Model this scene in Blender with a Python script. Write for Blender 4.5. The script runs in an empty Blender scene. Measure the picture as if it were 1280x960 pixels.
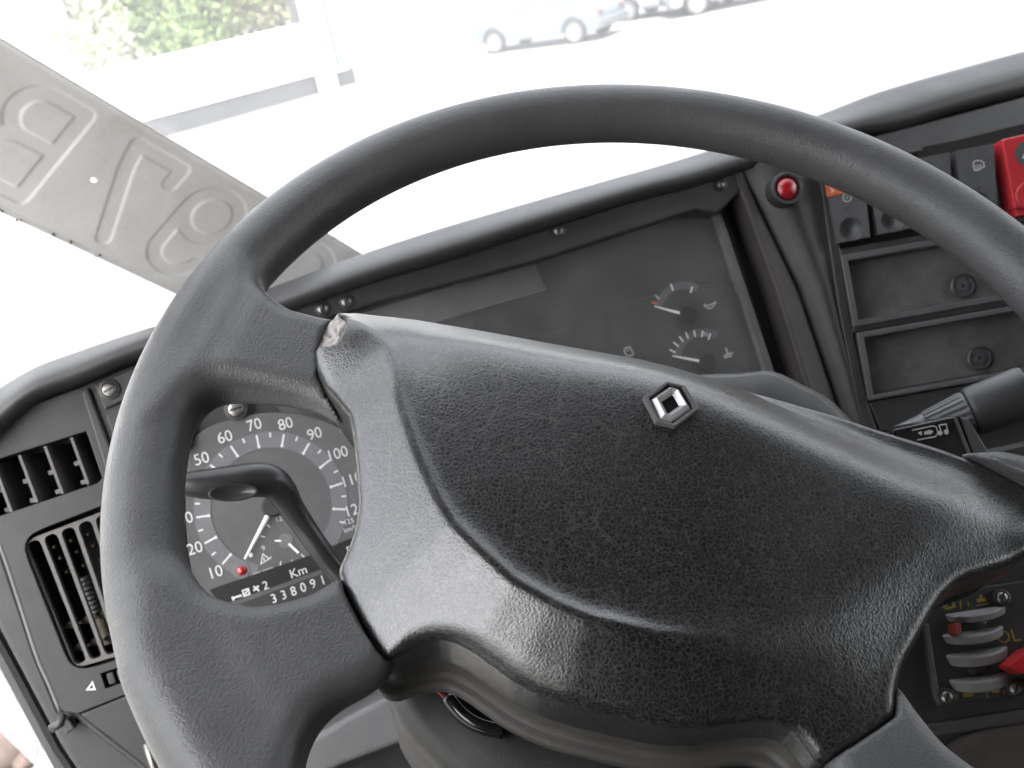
import bpy, bmesh, math, random
import numpy as np
from mathutils import Matrix, Vector
from mathutils.geometry import tessellate_polygon
random.seed(7)
SC = bpy.context.scene
R = math.radians

# ------------------------------------------------------------------ camera
F = 1244.0                                   # focal length in photograph pixels (1280 wide)
CAM = Vector((0.0, 0.0, 2.80))
_rho, _pit, _yaw = R(11.5), R(24.0), R(15.3)
_U = Vector((-math.sin(_rho)*math.cos(_pit), math.cos(_rho)*math.cos(_pit), math.sin(_pit)))
_Rt = Vector((math.cos(_rho), math.sin(_rho), 0.0))
_B = _Rt.cross(_U)
_X = _Rt*math.cos(_yaw) - _B*math.sin(_yaw)
_Fw = _U.cross(_X)
C2W = Matrix((_X, _Fw, _U))                  # camera axes -> truck axes (X right, Y forward, Z up)
cd = bpy.data.cameras.new('camera'); cam = bpy.data.objects.new('camera', cd)
SC.collection.objects.link(cam)
cam.matrix_world = Matrix.Translation(CAM) @ C2W.to_4x4()
cd.sensor_width = 36.0; cd.lens = 36.0*F/1280.0
cd.clip_start = 0.02; cd.clip_end = 2000.0
cd.dof.use_dof = True; cd.dof.focus_distance = 0.46; cd.dof.aperture_fstop = 16.0
SC.camera = cam

# ------------------------------------------------------------------ light
SUN_EL, SUN_AZ = R(58), R(200)               # high, behind the cab
W = bpy.data.worlds.new('World'); SC.world = W; W.use_nodes = True
nt = W.node_tree; bg = nt.nodes['Background']
sky = nt.nodes.new('ShaderNodeTexSky'); sky.sky_type = 'NISHITA'; sky.sun_disc = False
sky.sun_elevation = SUN_EL; sky.sun_rotation = SUN_AZ
sky.air_density = 1.2; sky.dust_density = 6.0; sky.ozone_density = 1.0
hs = nt.nodes.new('ShaderNodeHueSaturation'); hs.inputs['Saturation'].default_value = 0.25      # overcast white sky
nt.links.new(sky.outputs[0], hs.inputs['Color']); nt.links.new(hs.outputs[0], bg.inputs[0]); bg.inputs[1].default_value = 0.13
sd = bpy.data.lights.new('sun', 'SUN'); sd.energy = 1.5; sd.angle = R(12); sd.color = (1.0, 0.96, 0.90)
sun = bpy.data.objects.new('sun', sd); SC.collection.objects.link(sun)
_sd = Vector((math.sin(SUN_AZ)*math.cos(SUN_EL), math.cos(SUN_AZ)*math.cos(SUN_EL), math.sin(SUN_EL)))
sun.rotation_euler = _sd.to_track_quat('Z', 'Y').to_euler()
sun.location = (0, -3, 8)
vs = SC.view_settings; vs.view_transform = 'Standard'; vs.look = 'None'; vs.gamma = 1.0
vs.use_curve_mapping = False; vs.exposure = 3.18
SC.cycles.use_denoising = True
SC.cycles.transparent_max_bounces = 12; SC.cycles.max_bounces = 10; SC.cycles.diffuse_bounces = 5
SC.cycles.sample_clamp_indirect = 8.0

# ------------------------------------------------------------------ frames: a pixel of the photo on a real plane
def ray(px, py):
    return C2W @ Vector(((px-640.0)/F, (480.0-py)/F, -1.0))
def at(px, py, depth):
    return CAM + ray(px, py)*depth
class Frame:
    def __init__(s, o, ex, ey):
        s.o = Vector(o); s.x = Vector(ex).normalized(); ey = Vector(ey); s.n = s.x.cross(ey).normalized(); s.y = s.n.cross(s.x)
        s.M = Matrix.Translation(s.o) @ Matrix((s.x, s.y, s.n)).transposed().to_4x4()
    def px(s, x, y, h=0.0):
        r = ray(x, y); t = (s.n.dot(s.o-CAM)+h)/s.n.dot(r); q = CAM + r*t - s.o
        return (q.dot(s.x), q.dot(s.y))
    def p3(s, x, y, h=0.0):
        a, b = s.px(x, y, h); return Vector((a, b, h))
    def pts(s, L, h=0.0):
        return [s.px(x, y, h) for x, y in L]
    def w(s, v):
        return s.M @ Vector(v)
    def loc(s, p):
        return s.M.inverted() @ Vector(p)
def gpt(px, py, z=0.0):
    r = ray(px, py); return CAM + r*((z-CAM.z)/r.z)

LEAN = R(25)
PC = Frame(at(340, 633, 0.70), (1, 0, 0), (0, math.sin(LEAN), math.cos(LEAN)))          # instrument panel plane
_k = R(19.3); _a = Vector((math.sin(_k), math.cos(_k), 0))
PK = Frame(at(1050, 420, 0.79), (math.cos(_k), -math.sin(_k), 0), _a*math.sin(LEAN)+Vector((0, 0, math.cos(LEAN))))  # console plane
_nc = Vector((math.sin(.0177), math.sin(.6334), 0)); _nc.z = math.sqrt(1-_nc.x**2-_nc.y**2)
_uc = Vector((0, 1, 0)).cross(_nc).normalized(); _vc = _nc.cross(_uc)
_ph = R(14)
WF = Frame(CAM + C2W @ Vector((.0644, -.0228, -.4506)), C2W @ (_uc*math.cos(_ph)-_vc*math.sin(_ph)), C2W @ (_uc*math.sin(_ph)+_vc*math.cos(_ph)))

# ------------------------------------------------------------------ scene-tree helpers
WM = {}
def reg(o, M, parent):
    SC.collection.objects.link(o)
    if parent is not None:
        o.parent = parent; o.matrix_parent_inverse = Matrix.Identity(4)
        o.matrix_basis = WM[parent.name].inverted() @ M
    else:
        o.matrix_basis = M
    WM[o.name] = M.copy()
    return o
def tag(o, label=None, cat=None, group=None, kind=None):
    if label: o['label'] = label
    if cat: o['category'] = cat
    if group: o['group'] = group
    if kind: o['kind'] = kind
    return o
def thing(name, M, label, cat, group=None):
    if not isinstance(M, Matrix): M = Matrix.Translation(M)
    o = bpy.data.objects.new(name, None); o.empty_display_size = 0.05
    reg(o, M, None); return tag(o, label, cat, group)
def link_mesh(name, me, mat, parent=None, M=None, smooth=False, bevel=0.0, seg=2, auto=None):
    if mat is not None: me.materials.clear(); me.materials.append(mat)
    if smooth:
        me.polygons.foreach_set('use_smooth', [True]*len(me.polygons))
    o = bpy.data.objects.new(name, me)
    reg(o, M if M is not None else Matrix.Identity(4), parent)
    if bevel:
        b = o.modifiers.new('bevel', 'BEVEL'); b.width = bevel; b.segments = seg; b.limit_method = 'ANGLE'; b.angle_limit = R(30); b.harden_normals = False
    return o
def mesh(name, V, Fc, mat, parent=None, M=None, **k):
    me = bpy.data.meshes.new(name); me.from_pydata([tuple(v) for v in V], [], [tuple(f) for f in Fc]); me.validate(); me.update()
    return link_mesh(name, me, mat, parent, M, **k)
class MB:
    """collects vertices and faces"""
    def __init__(s): s.V = []; s.F = []
    def add(s, V, Fc):
        n = len(s.V); s.V += [tuple(v) for v in V]; s.F += [tuple(i+n for i in f) for f in Fc]; return s
    def prism(s, P, h0, h1, back=True):                       # P: 2-D outline counter-clockwise or not
        if sum(P[i][0]*P[(i+1) % len(P)][1]-P[(i+1) % len(P)][0]*P[i][1] for i in range(len(P))) < 0: P = P[::-1]
        n = len(P); V = [(x, y, h1) for x, y in P]+[(x, y, h0) for x, y in P]
        Fc = [tuple(range(n))]+([tuple(range(2*n-1, n-1, -1))] if back else [])
        Fc += [(i, i+n, (i+1) % n+n, (i+1) % n) for i in range(n)]
        return s.add(V, Fc)
    def box(s, x0, x1, y0, y1, z0, z1): return s.prism([(x0, y0), (x1, y0), (x1, y1), (x0, y1)], z0, z1)
    def holes(s, loops, h0, h1):                               # front plate with openings
        L3 = [[Vector((x, y, 0)) for x, y in l] for l in loops]
        tri = tessellate_polygon(L3); flat = [p for l in L3 for p in l]; n = len(flat)
        V = [(p.x, p.y, h1) for p in flat]+[(p.x, p.y, h0) for p in flat]; Fc = []
        for a, b, c in tri:
            A = (flat[b]-flat[a]).cross(flat[c]-flat[a]).z
            if abs(A) < 1e-12: continue
            Fc.append((a, b, c) if A > 0 else (a, c, b))
        k = 0
        for i, l in enumerate(loops):
            m = len(l); ar = sum(l[j][0]*l[(j+1) % m][1]-l[(j+1) % m][0]*l[j][1] for j in range(m))
            fl = (ar > 0) == (i == 0)
            for j in range(m):
                a, b = k+j, k+(j+1) % m
                Fc.append((a, a+n, b+n, b) if fl else (b, b+n, a+n, a))
            k += m
        return s.add(V, Fc)
    def disc(s, cx, cy, r, h0, h1, n=24, r1=None): 
        r1 = r if r1 is None else r1
        V = [(cx+r1*math.cos(2*math.pi*i/n), cy+r1*math.sin(2*math.pi*i/n), h1) for i in range(n)]+[(cx+r*math.cos(2*math.pi*i/n), cy+r*math.sin(2*math.pi*i/n), h0) for i in range(n)]
        return s.add(V, [tuple(range(n))]+[(i, i+n, (i+1) % n+n, (i+1) % n) for i in range(n)])
    def lathe(s, prof, n=24, cx=0, cy=0, cap=True):            # prof: (r, h) from the back to the front
        V = []; Fc = []; m = len(prof)
        for r, h in prof:
            for i in range(n):
                t = 2*math.pi*i/n; V.append((cx+r*math.cos(t), cy+r*math.sin(t), h))
        for j in range(m-1):
            for i in range(n):
                k = (i+1) % n; Fc.append((j*n+i, j*n+k, (j+1)*n+k, (j+1)*n+i))
        if cap: Fc.append(tuple((m-1)*n+i for i in range(n))); Fc.append(tuple(reversed(range(n))))
        return s.add(V, Fc)
    def ring(s, cx, cy, r0, r1, h0, h1, n=32, a0=0, a1=2*math.pi):   # flat ring, r0 < r1
        full = abs(a1-a0-2*math.pi) < 1e-6; m = n if full else n+1; V = []
        for i in range(m):
            t = a0+(a1-a0)*i/n
            for r, h in ((r0, h0), (r0, h1), (r1, h1), (r1, h0)): V.append((cx+r*math.cos(t), cy+r*math.sin(t), h))
        Fc = []
        for i in range(n):
            a, b = 4*i, 4*((i+1) % m)
            for j in range(4):
                k = (j+1) % 4; Fc.append((a+j, a+k, b+k, b+j))
        if not full: Fc += [(0, 3, 2, 1), (4*n, 4*n+1, 4*n+2, 4*n+3)]
        return s.add(V, Fc)
    def ribbon(s, P, wd, h, closed=False):                     # mitred flat line
        P = [Vector((p[0], p[1])) for p in P]; n = len(P); Lp = []; Rp = []
        for i in range(n):
            a = P[i-1] if (i > 0 or closed) else None; c = P[(i+1) % n] if (i < n-1 or closed) else None
            d0 = (P[i]-a).normalized() if a is not None else None; d1 = (c-P[i]).normalized() if c is not None else None
            d = (d0+d1) if (d0 is not None and d1 is not None) else (d0 or d1)
            if d.length < 1e-6: d = d1
            d = d.normalized(); nn = Vector((-d.y, d.x)); sc = 1.0
            if d0 is not None and d1 is not None: sc = 1/max(.5, nn.dot(Vector((-d1.y, d1.x))))
            Lp.append(P[i]+nn*wd/2*sc); Rp.append(P[i]-nn*wd/2*sc)
        V = [(p.x, p.y, h) for p in Lp]+[(p.x, p.y, h) for p in Rp]
        m = n if closed else n-1
        return s.add(V, [(i, i+n, (i+1) % n+n, (i+1) % n) for i in range(m)])
    def tube(s, path, rad, n=14, flat=None, up=None, caps=True):   # path of 3-D points, radius per point
        P = [Vector(p) for p in path]; m = len(P); V = []; Fc = []; prev = None
        for i in range(m):
            t = (P[min(i+1, m-1)]-P[max(i-1, 0)]).normalized()
            if prev is None:
                ref = Vector(up) if up else (Vector((0, 0, 1)) if abs(t.z) < .9 else Vector((1, 0, 0)))
            else: ref = prev
            a = (ref-t*ref.dot(t)).normalized(); prev = a; b = t.cross(a)
            fl = flat[i] if flat else 1.0
            for k in range(n):
                q = 2*math.pi*k/n; V.append(P[i]+a*math.cos(q)*rad[i]*fl+b*math.sin(q)*rad[i])
        for i in range(m-1):
            for k in range(n):
                l = (k+1) % n; Fc.append((i*n+k, i*n+l, (i+1)*n+l, (i+1)*n+k))
        if caps: Fc.append(tuple(reversed(range(n)))); Fc.append(tuple((m-1)*n+k for k in range(n)))
        return s.add(V, Fc)
    def build(s, name, mat, parent=None, M=None, **k): return mesh(name, s.V, s.F, mat, parent, M, **k)
def spline(P, k=6, closed=False):
    P = [np.array(p, float) for p in P]; n = len(P); out = []
    for i in range(n if closed else n-1):
        p0 = P[i-1] if (i > 0 or closed) else 2*P[0]-P[1]; p1 = P[i]; p2 = P[(i+1) % n]; p3 = P[(i+2) % n] if (i+2 < n or closed) else 2*P[-1]-P[-2]
        for j in range(k):
            t = j/k; out.append(.5*((2*p1)+(-p0+p2)*t+(2*p0-5*p1+4*p2-p3)*t*t+(-p0+3*p1-3*p2+p3)*t**3))
    if not closed: out.append(P[-1])
    return [tuple(float(v) for v in p) for p in out]
def text_mesh(s, size, align='CENTER', shear=0.0):
    cu = bpy.data.curves.new('lettering', 'FONT'); cu.body = s; cu.size = size; cu.align_x = align; cu.align_y = 'CENTER'; cu.shear = shear
    cu.resolution_u = 4
    o = bpy.data.objects.new('lettering', cu); SC.collection.objects.link(o)
    dg = bpy.context.evaluated_depsgraph_get(); me = bpy.data.meshes.new_from_object(o.evaluated_get(dg))
    SC.collection.objects.unlink(o); bpy.data.objects.remove(o); bpy.data.curves.remove(cu)
    return me
def text(name, s, size, mat, parent, fr, x, y, h, rot=0.0, sx=1.0, align='CENTER'):
    me = text_mesh(s, size, align)
    return link_mesh(name, me, mat, parent, fr.M @ Matrix.Translation((x, y, h)) @ Matrix.Rotation(rot, 4, 'Z') @ Matrix.Diagonal((sx, 1, 1, 1)))

# ------------------------------------------------------------------ materials
class N:
    def __init__(s, name):
        s.m = bpy.data.materials.new(name); s.m.use_nodes = True; s.t = s.m.node_tree; s.b = s.t.nodes['Principled BSDF']; s.o = s.t.nodes['Material Output']
        s.tc = None
    def n(s, typ, **k):
        d = s.t.nodes.new('ShaderNode'+typ)
        for a, v in k.items():
            if a in ('inp',):
                for kk, vv in v.items(): d.inputs[kk].default_value = vv
            else: setattr(d, a, v)
        return d
    def l(s, a, b): s.t.links.new(a, b)
    def obj(s):
        if s.tc is None: s.tc = s.n('TexCoord')
        return s.tc.outputs['Object']
    def noise(s, scale, detail=4, rough=.6, vec=None, dist=0.0):
        d = s.n('TexNoise'); d.inputs['Scale'].default_value = scale; d.inputs['Detail'].default_value = detail; d.inputs['Roughness'].default_value = rough; d.inputs['Distortion'].default_value = dist
        s.l(vec or s.obj(), d.inputs['Vector']); return d.outputs['Fac']
    def ramp(s, fac, stops):
        d = s.n('ValToRGB'); e = d.color_ramp.elements
        while len(e) < len(stops): e.new(.5)
        for i, (p, c) in enumerate(stops): e[i].position = p; e[i].color = (c, c, c, 1) if not isinstance(c, tuple) else (*c, 1)
        s.l(fac, d.inputs[0]); return d.outputs[0]
    def math(s, op, a, b=None):
        d = s.n('Math', operation=op)
        for i, v in enumerate((a, b)):
            if v is None: continue
            if isinstance(v, (int, float)): d.inputs[i].default_value = v
            else: s.l(v, d.inputs[i])
        return d.outputs[0]
    def mix(s, fac, a, b):
        d = s.n('MixRGB')
        for i, v in zip((0, 1, 2), (fac, a, b)):
            if isinstance(v, (int, float)): d.inputs[i].default_value = v
            elif isinstance(v, tuple): d.inputs[i].default_value = (*v, 1)
            else: s.l(v, d.inputs[i])
        return d.outputs[0]
    def bump(s, h, strength, dist, prev=None):
        d = s.n('Bump'); d.inputs['Strength'].default_value = strength; d.inputs['Distance'].default_value = dist
        s.l(h, d.inputs['Height'])
        if prev is not None: s.l(prev, d.inputs['Normal'])
        return d.outputs['Normal']
def g3(c): return c if isinstance(c, tuple) else (c, c, c)
def plain(name, col, rough=.5, metal=0.0, spec=.5, var=.15, grain=0, gs=.25, vs_=25, coat=0.0):
    q = N(name); b = q.b; c = g3(col)
    b.inputs['Metallic'].default_value = metal; b.inputs['Specular IOR Level'].default_value = spec
    nf = q.noise(vs_, 5, .65)
    lo = tuple(v*(1-var) for v in c); hi = tuple(v*(1+var) for v in c)
    q.l(q.mix(q.ramp(nf, [(.3, 0.), (.7, 1.)]), lo, hi), b.inputs['Base Color'])
    q.l(q.ramp(q.noise(vs_*2.3, 4), [(.25, max(.02, rough-.07)), (.75, min(1, rough+.07))]), b.inputs['Roughness'])
    if grain: q.l(q.bump(q.noise(grain, 3, .6), gs, .0004), b.inputs['Normal'])
    if coat: b.inputs['Coat Weight'].default_value = coat
    return q.m
def leather(name, col, rough, cell, strength, crack=90, dust_glint=0.0, spec=.5, mask=None, wide=.3, coat=0.0, wear=0.0):
    q = N(name); b = q.b; v = q.obj(); c = g3(col)
    nz = q.n('TexNoise'); nz.inputs['Scale'].default_value = cell*.35; nz.inputs['Detail'].default_value = 3; q.l(v, nz.inputs['Vector'])
    sub = q.n('VectorMath', operation='SUBTRACT'); q.l(nz.outputs['Color'], sub.inputs[0]); sub.inputs[1].default_value = (.5, .5, .5)
    sc = q.n('VectorMath', operation='SCALE'); q.l(sub.outputs[0], sc.inputs[0]); sc.inputs['Scale'].default_value = 2.6/cell
    ad = q.n('VectorMath', operation='ADD'); q.l(v, ad.inputs[0]); q.l(sc.outputs[0], ad.inputs[1])
    vo = q.n('TexVoronoi', feature='DISTANCE_TO_EDGE'); vo.inputs['Scale'].default_value = cell; q.l(ad.outputs[0], vo.inputs['Vector'])
    v2 = q.n('TexVoronoi', feature='DISTANCE_TO_EDGE'); v2.inputs['Scale'].default_value = crack; q.l(ad.outputs[0], v2.inputs['Vector'])
    h1 = q.ramp(vo.outputs['Distance'], [(0, 0.), (wide, 1.)])
    h2 = q.ramp(v2.outputs['Distance'], [(0, 0.), (.06, 1.)])
    brk = q.ramp(q.noise(crack*.3, 2), [(.35, 0.), (.65, .8)])
    h2 = q.math('MAXIMUM', h2, brk)
    h = q.math('ADD', q.math('MULTIPLY', h1, .7), q.math('MULTIPLY', h2, .22))
    h = q.math('ADD', h, q.math('MULTIPLY', q.noise(cell*2.2, 2), .25))
    st = q.n('Bump'); st.inputs['Distance'].default_value = .0004; q.l(h, st.inputs['Height'])
    lowfreq = q.ramp(q.noise(14, 3), [(.3, strength*.75), (.7, strength)])
    q.l(lowfreq, st.inputs['Strength'])
    q.l(st.outputs['Normal'], b.inputs['Normal'])
    base = q.mix(q.ramp(q.noise(30, 5), [(.3, 0.), (.7, 1.)]), tuple(x*.85 for x in c), tuple(x*1.15 for x in c))
    if dust_glint:  # pale crease lines: grain highlights put into the colour as well as dust
        crease = q.math('MULTIPLY', q.ramp(q.math('MINIMUM', h1, h2), [(0, 1.), (.16, .9), (.34, 0.)]), q.ramp(q.noise(cell*.45, 2), [(.25, .35), (.62, dust_glint)]))
        base = q.mix(crease, base, (.050, .0495, .047))
    q.l(base, b.inputs['Base Color'])
    wr = q.math('MULTIPLY', q.ramp(q.noise(9, 5, .65, dist=.4), [(.4, 0.), (.7, 1.)]), wear)
    q.l(q.math('SUBTRACT', q.ramp(q.noise(40, 4), [(.3, rough-.02), (.7, rough+.03)]), wr), b.inputs['Roughness'])
    b.inputs['Specular IOR Level'].default_value = spec
    b.inputs['Coat Weight'].default_value = coat; b.inputs['Coat Roughness'].default_value = .30
    if coat: q.l(st.outputs['Normal'], b.inputs['Coat Normal'])
    return q.m
M = {}
M['rim'] = leather('rim_rubber', .066, .45, 500, .42, 55, spec=.5, wear=.13)
M['pad'] = leather('hub_leather', .004, .29, 560, .19, 45, dust_glint=1.0, spec=1.0, coat=.12)
M['collar'] = M['pad']
M['skirt'] = plain('hub_skirt_plastic', (.050, .047, .043), .55, grain=900, gs=.35, var=.25)
M['dash'] = plain('dash_plastic', .028, .50, grain=900, gs=.35)
M['dashpad'] = leather('dash_pad_vinyl', .036, .46, 600, .30, 60, spec=.5)
M['fascia'] = plain('fascia_plastic', (.027, .027, .028), .50, grain=1100, gs=.30)
M['black'] = plain('matt_black', .014, .6, spec=.3)
M['dark'] = plain('dark_plastic', .030, .45, grain=800, gs=.2)
M['cluster'] = plain('cluster_mask', .034, .5, spec=.4)
M['dial'] = plain('dial_face', (.088, .088, .090), .6, spec=.3)
M['dialring'] = plain('dial_ring', (.128, .129, .135), .6, spec=.3)
M['white'] = plain('white_print', .55, .6, var=.03)
M['dimprint'] = plain('grey_print', .35, .6, var=.05)
M['orange'] = plain('orange_print', (.45, .10, .03), .5, var=.05)
M['needle'] = plain('needle_white', (.75, .74, .70), .4, var=.03)
M['redswitch'] = plain('red_plastic', (.43, .026, .034), .38, var=.08, grain=900, gs=.1)
M['chrome'] = plain('chrome', .75, .12, metal=1.0, var=.05)
M['emblem'] = plain('emblem_metal', (.46, .45, .46), .42, metal=.75, var=.06)
M['steel'] = plain('screw_steel', (.26, .25, .235), .42, metal=1.0)
M['switch'] = plain('switch_plastic', (.072, .073, .075), .45, grain=1100, gs=.2)
M['tray'] = plain('tray_plastic', (.115, .112, .11), .55, grain=700, gs=.3, var=.25, vs_=60)
M['rib'] = plain('trim_rib', (.050, .045, .043), .45, grain=800, gs=.2)
M['stalk'] = plain('stalk_plastic', .022, .33, grain=1200, gs=.08)
M['stalkcap'] = plain('stalk_cap', .045, .45)
M['stalkgrey'] = plain('stalk_grey', (.10, .102, .106), .42)
M['glossblack'] = plain('gloss_black', .010, .16, spec=.5)
M['greyknob'] = plain('grey_knob', (.18, .175, .175), .5)
M['redknob'] = plain('red_knob', (.40, .015, .02), .35)
M['yellow'] = plain('yellow_print', (.22, .16, .025), .6, var=.15)
M['lowgrey'] = plain('lower_grey_plastic', (.105, .105, .108), .5, grain=900, gs=.3)
M['cowl'] = plain('cowl_plastic', (.024, .0235, .022), .48, grain=900, gs=.3)
M['brown'] = plain('brown_cloth', (.040, .030, .026), .9, grain=1500, gs=.7)
M['ventbar'] = plain('vent_bar', (.095, .09, .087), .42, var=.2)
M['vent'] = plain('vent_plastic', (.026, .026, .027), .5)
M['brass'] = plain('brass_clip', (.09, .075, .055), .5, metal=.2)
M['foam'] = plain('torn_foam', (.42, .385, .37), .8, var=.4, vs_=180, grain=600, gs=.9)
M['hubred'] = plain('red_seal', (.22, .03, .02), .6)
M['headliner'] = plain('headliner', (.055, .054, .052), .9)
M['cabtrim'] = plain('cab_trim', (.10, .10, .10), .8)
M['concrete'] = plain('ground_concrete', (.14, .138, .135), .9, var=.12, vs_=1.2)
M['whitewall'] = plain('white_render', (.78, .78, .77), .85, var=.05, vs_=2)
M['greybase'] = plain('grey_plinth', (.020, .021, .023), .85, var=.25, vs_=1.5)
M['carblue'] = plain('car_paint_blue', (.066, .085, .10), .3, var=.03, coat=.8)
M['carwhite'] = plain('car_paint_white', (.13, .135, .14), .3, var=.03, coat=.8)
M['taillight'] = plain('tail_light_red', (.06, .02, .02), .3)
M['tyre'] = plain('tyre', .012, .8)
M['hubcap'] = plain('hubcap', (.13, .13, .135), .4)
M['carglass'] = plain('car_glass', (.03, .04, .045), .06, spec=.8)
M['bumper'] = plain('car_bumper', (.05, .055, .06), .6)
M['teal'] = plain('teal_glass', (.06, .09, .088), .2)
M['rock'] = plain('tan_rock', (.050, .036, .031), .9, var=.4, vs_=7, grain=40, gs=.6)
M['moss'] = plain('moss', (.16, .17, .10), .95, var=.4, vs_=300)
M['bark'] = plain('bark', (.12, .10, .08), .9, var=.3, vs_=9)
def leafmat(name, a, b_):
    q = N(name); inf = q.n('ObjectInfo'); geo = q.n('NewGeometry')
    q.l(q.mix(geo.outputs['Random Per Island'], a, b_), q.b.inputs['Base Color']); q.b.inputs['Roughness'].default_value = .6
    q.b.inputs['Transmission Weight'].default_value = 0
    return q.m
M['leaf'] = leafmat('leaf_green', (.07, .125, .03), (.13, .19, .055))
M['leaf2'] = leafmat('leaf_olive', (.11, .12, .05), (.18, .17, .08))
M['blossom'] = leafmat('leaf_pale', (.13, .16, .08), (.28, .29, .22))
def glassmat(name, refl, dust_glint=0.0, tint=(1, 1, 1), rough=.02):
    q = N(name); q.t.nodes.remove(q.b)
    tr = q.n('BsdfTransparent'); tr.inputs[0].default_value = (*tint, 1); gl = q.n('BsdfGlossy'); gl.inputs['Roughness'].default_value = rough
    lw = q.n('LayerWeight'); lw.inputs['Blend'].default_value = .25
    mx = q.n('MixShader'); q.l(q.math('ADD', q.math('MULTIPLY', lw.outputs['Fresnel'], .5), refl), mx.inputs[0]); q.l(tr.outputs[0], mx.inputs[1]); q.l(gl.outputs[0], mx.inputs[2])
    out = mx.outputs[0]
    if dust_glint:
        tl = q.n('BsdfTranslucent'); tl.inputs[0].default_value = (.9, .9, .9, 1); m2 = q.n('MixShader')
        q.l(q.ramp(q.noise(4, 6, .7), [(.3, dust_glint*.7), (.7, dust_glint*1.3)]), m2.inputs[0]); q.l(out, m2.inputs[1]); q.l(tl.outputs[0], m2.inputs[2]); out = m2.outputs[0]
    q.l(out, q.o.inputs['Surface']); return q.m
M['windscreen'] = glassmat('windscreen_glass', .02, dust_glint=.085)
def lensmat():
    q = N('instrument_lens'); q.t.nodes.remove(q.b); tr = q.n('BsdfTransparent'); df = q.n('BsdfDiffuse'); df.inputs[0].default_value = (.6, .6, .6, 1)
    gl = q.n('BsdfGlossy'); gl.inputs['Roughness'].default_value = .18; m1 = q.n('MixShader'); m1.inputs[0].default_value = .04; q.l(tr.outputs[0], m1.inputs[1]); q.l(gl.outputs[0], m1.inputs[2])
    m2 = q.n('MixShader'); q.l(q.ramp(q.noise(22, 6, .7, dist=.5), [(.3, .012), (.75, .05)]), m2.inputs[0]); q.l(m1.outputs[0], m2.inputs[1]); q.l(df.outputs[0], m2.inputs[2]); q.l(m2.outputs[0], q.o.inputs['Surface']); return q.m  # pale diffuse film: soft window reflections put into the colour, with dust
M['lens'] = lensmat()
def redlens():
    q = N('red_lens'); b = q.b; b.inputs['Base Color'].default_value = (.30, .008, .014, 1); b.inputs['Roughness'].default_value = .12; b.inputs['Coat Weight'].default_value = 1.0
    vo = q.n('TexVoronoi'); vo.inputs['Scale'].default_value = 900; q.l(q.obj(), vo.inputs['Vector']); q.l(q.bump(vo.outputs['Distance'], .4, .0006), b.inputs['Normal']); return q.m
M['redlens'] = redlens()
def platemat():
    q = N('plate_metal'); b = q.b
    st = q.ramp(q.noise(16, 6, .7, dist=.6), [(.46, 0.), (.72, 1.)]); fine = q.ramp(q.noise(240, 5, .7), [(.35, 0.), (.7, 1.)])
    c = q.mix(q.math('MULTIPLY', st, .55), (.70, .695, .69), (.50, .45, .40)); c = q.mix(q.math('MULTIPLY', fine, .25), c, (.72, .71, .70))
    q.l(c, b.inputs['Base Color']); b.inputs['Metallic'].default_value = .25; b.inputs['Roughness'].default_value = .55
    q.l(q.bump(q.noise(500, 3), .15, .0004), b.inputs['Normal']); return q.m
M['plate'] = platemat()

# ================================================================== THE SETTING OUTSIDE
_g = MB(); _g.add([(-400, -400, 0), (400, -400, 0), (400, 400, 0), (-400, 400, 0)], [(0, 1, 2, 3)])
tag(_g.build('ground', M['concrete']), 'pale sunlit concrete yard in front of the truck', kind='structure')
_a0, _a1 = gpt(227, 166), gpt(400, 117)
OW = Frame(_a1, (_a1-_a0), (0, 0, 1))          # street side of the wall outside
def outside_wall():
    t = thing('garden_wall', OW.M, 'long white rendered wall with grey plinth below the trees', 'wall')
    zb = OW.px(390, 94)[1]; zt = OW.px(365, 37)[1]; s1 = OW.px(400, 117)[0]
    b = MB().box(-16, s1, 0, zb, -.30, 0); b.build('plinth', M['greybase'], t, OW.M)
    for i in range(9):
        x = s1-.9-i*1.72
        MB().box(x, x+.06, 0, zb-.04, 0.001, .02).build('pilaster_strip', M['greybase'], t, OW.M)
    MB().box(-16, s1, zb, zt, -.34, .05).build('wall_body', M['whitewall'], t, OW.M, bevel=.02)
    MB().box(-16, s1, zt, zt+.07, -.40, .11).build('coping', M['whitewall'], t, OW.M, bevel=.015)
    return zt
_zt = outside_wall()
def gate():
    t = thing('gate_booth', OW.M @ Matrix.Translation((.8, 0, 0)), 'white gate posts with a glazed panel at the end of the wall', 'gate')
    x0 = OW.px(400, 117)[0]+.02; x1 = OW.px(422, 112)[0]; x2 = OW.px(448, 106)[0]
    MB().box(x0-.10, x0-.02, 0, 4.2, -.30, .0).build('pane_frame', M['greybase'], t, OW.M)
    MB().box(x0, x1, 0, 4.4, -.35, .08).build('gate_post', M['whitewall'], t, OW.M, bevel=.02)
    zp = OW.px(430, 88)[1]
    MB().box(x1, x2, 0, zp, -.25, -.02).build('plinth', M['greybase'], t, OW.M)
    MB().box(x1, x2, zp, 3.6, -.22, -.16).build('pane', M['whitewall'], t, OW.M)
    p = MB().box(x1+.22, x2-.28, zp+.1, 3.2, -.158, -.13).build('glass_strip', M['teal'], t, OW.M)
    for x in (x1+.02, x2-.06): MB().box(x, x+.07, zp, 3.6, -.158, -.09).build('pane_frame', M['greybase'], t, OW.M)
    MB().box(x2, x2+.5, 0, 4.4, -.35, .08).build('gate_post', M['whitewall'], t, OW.M, bevel=.02)
gate()
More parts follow.
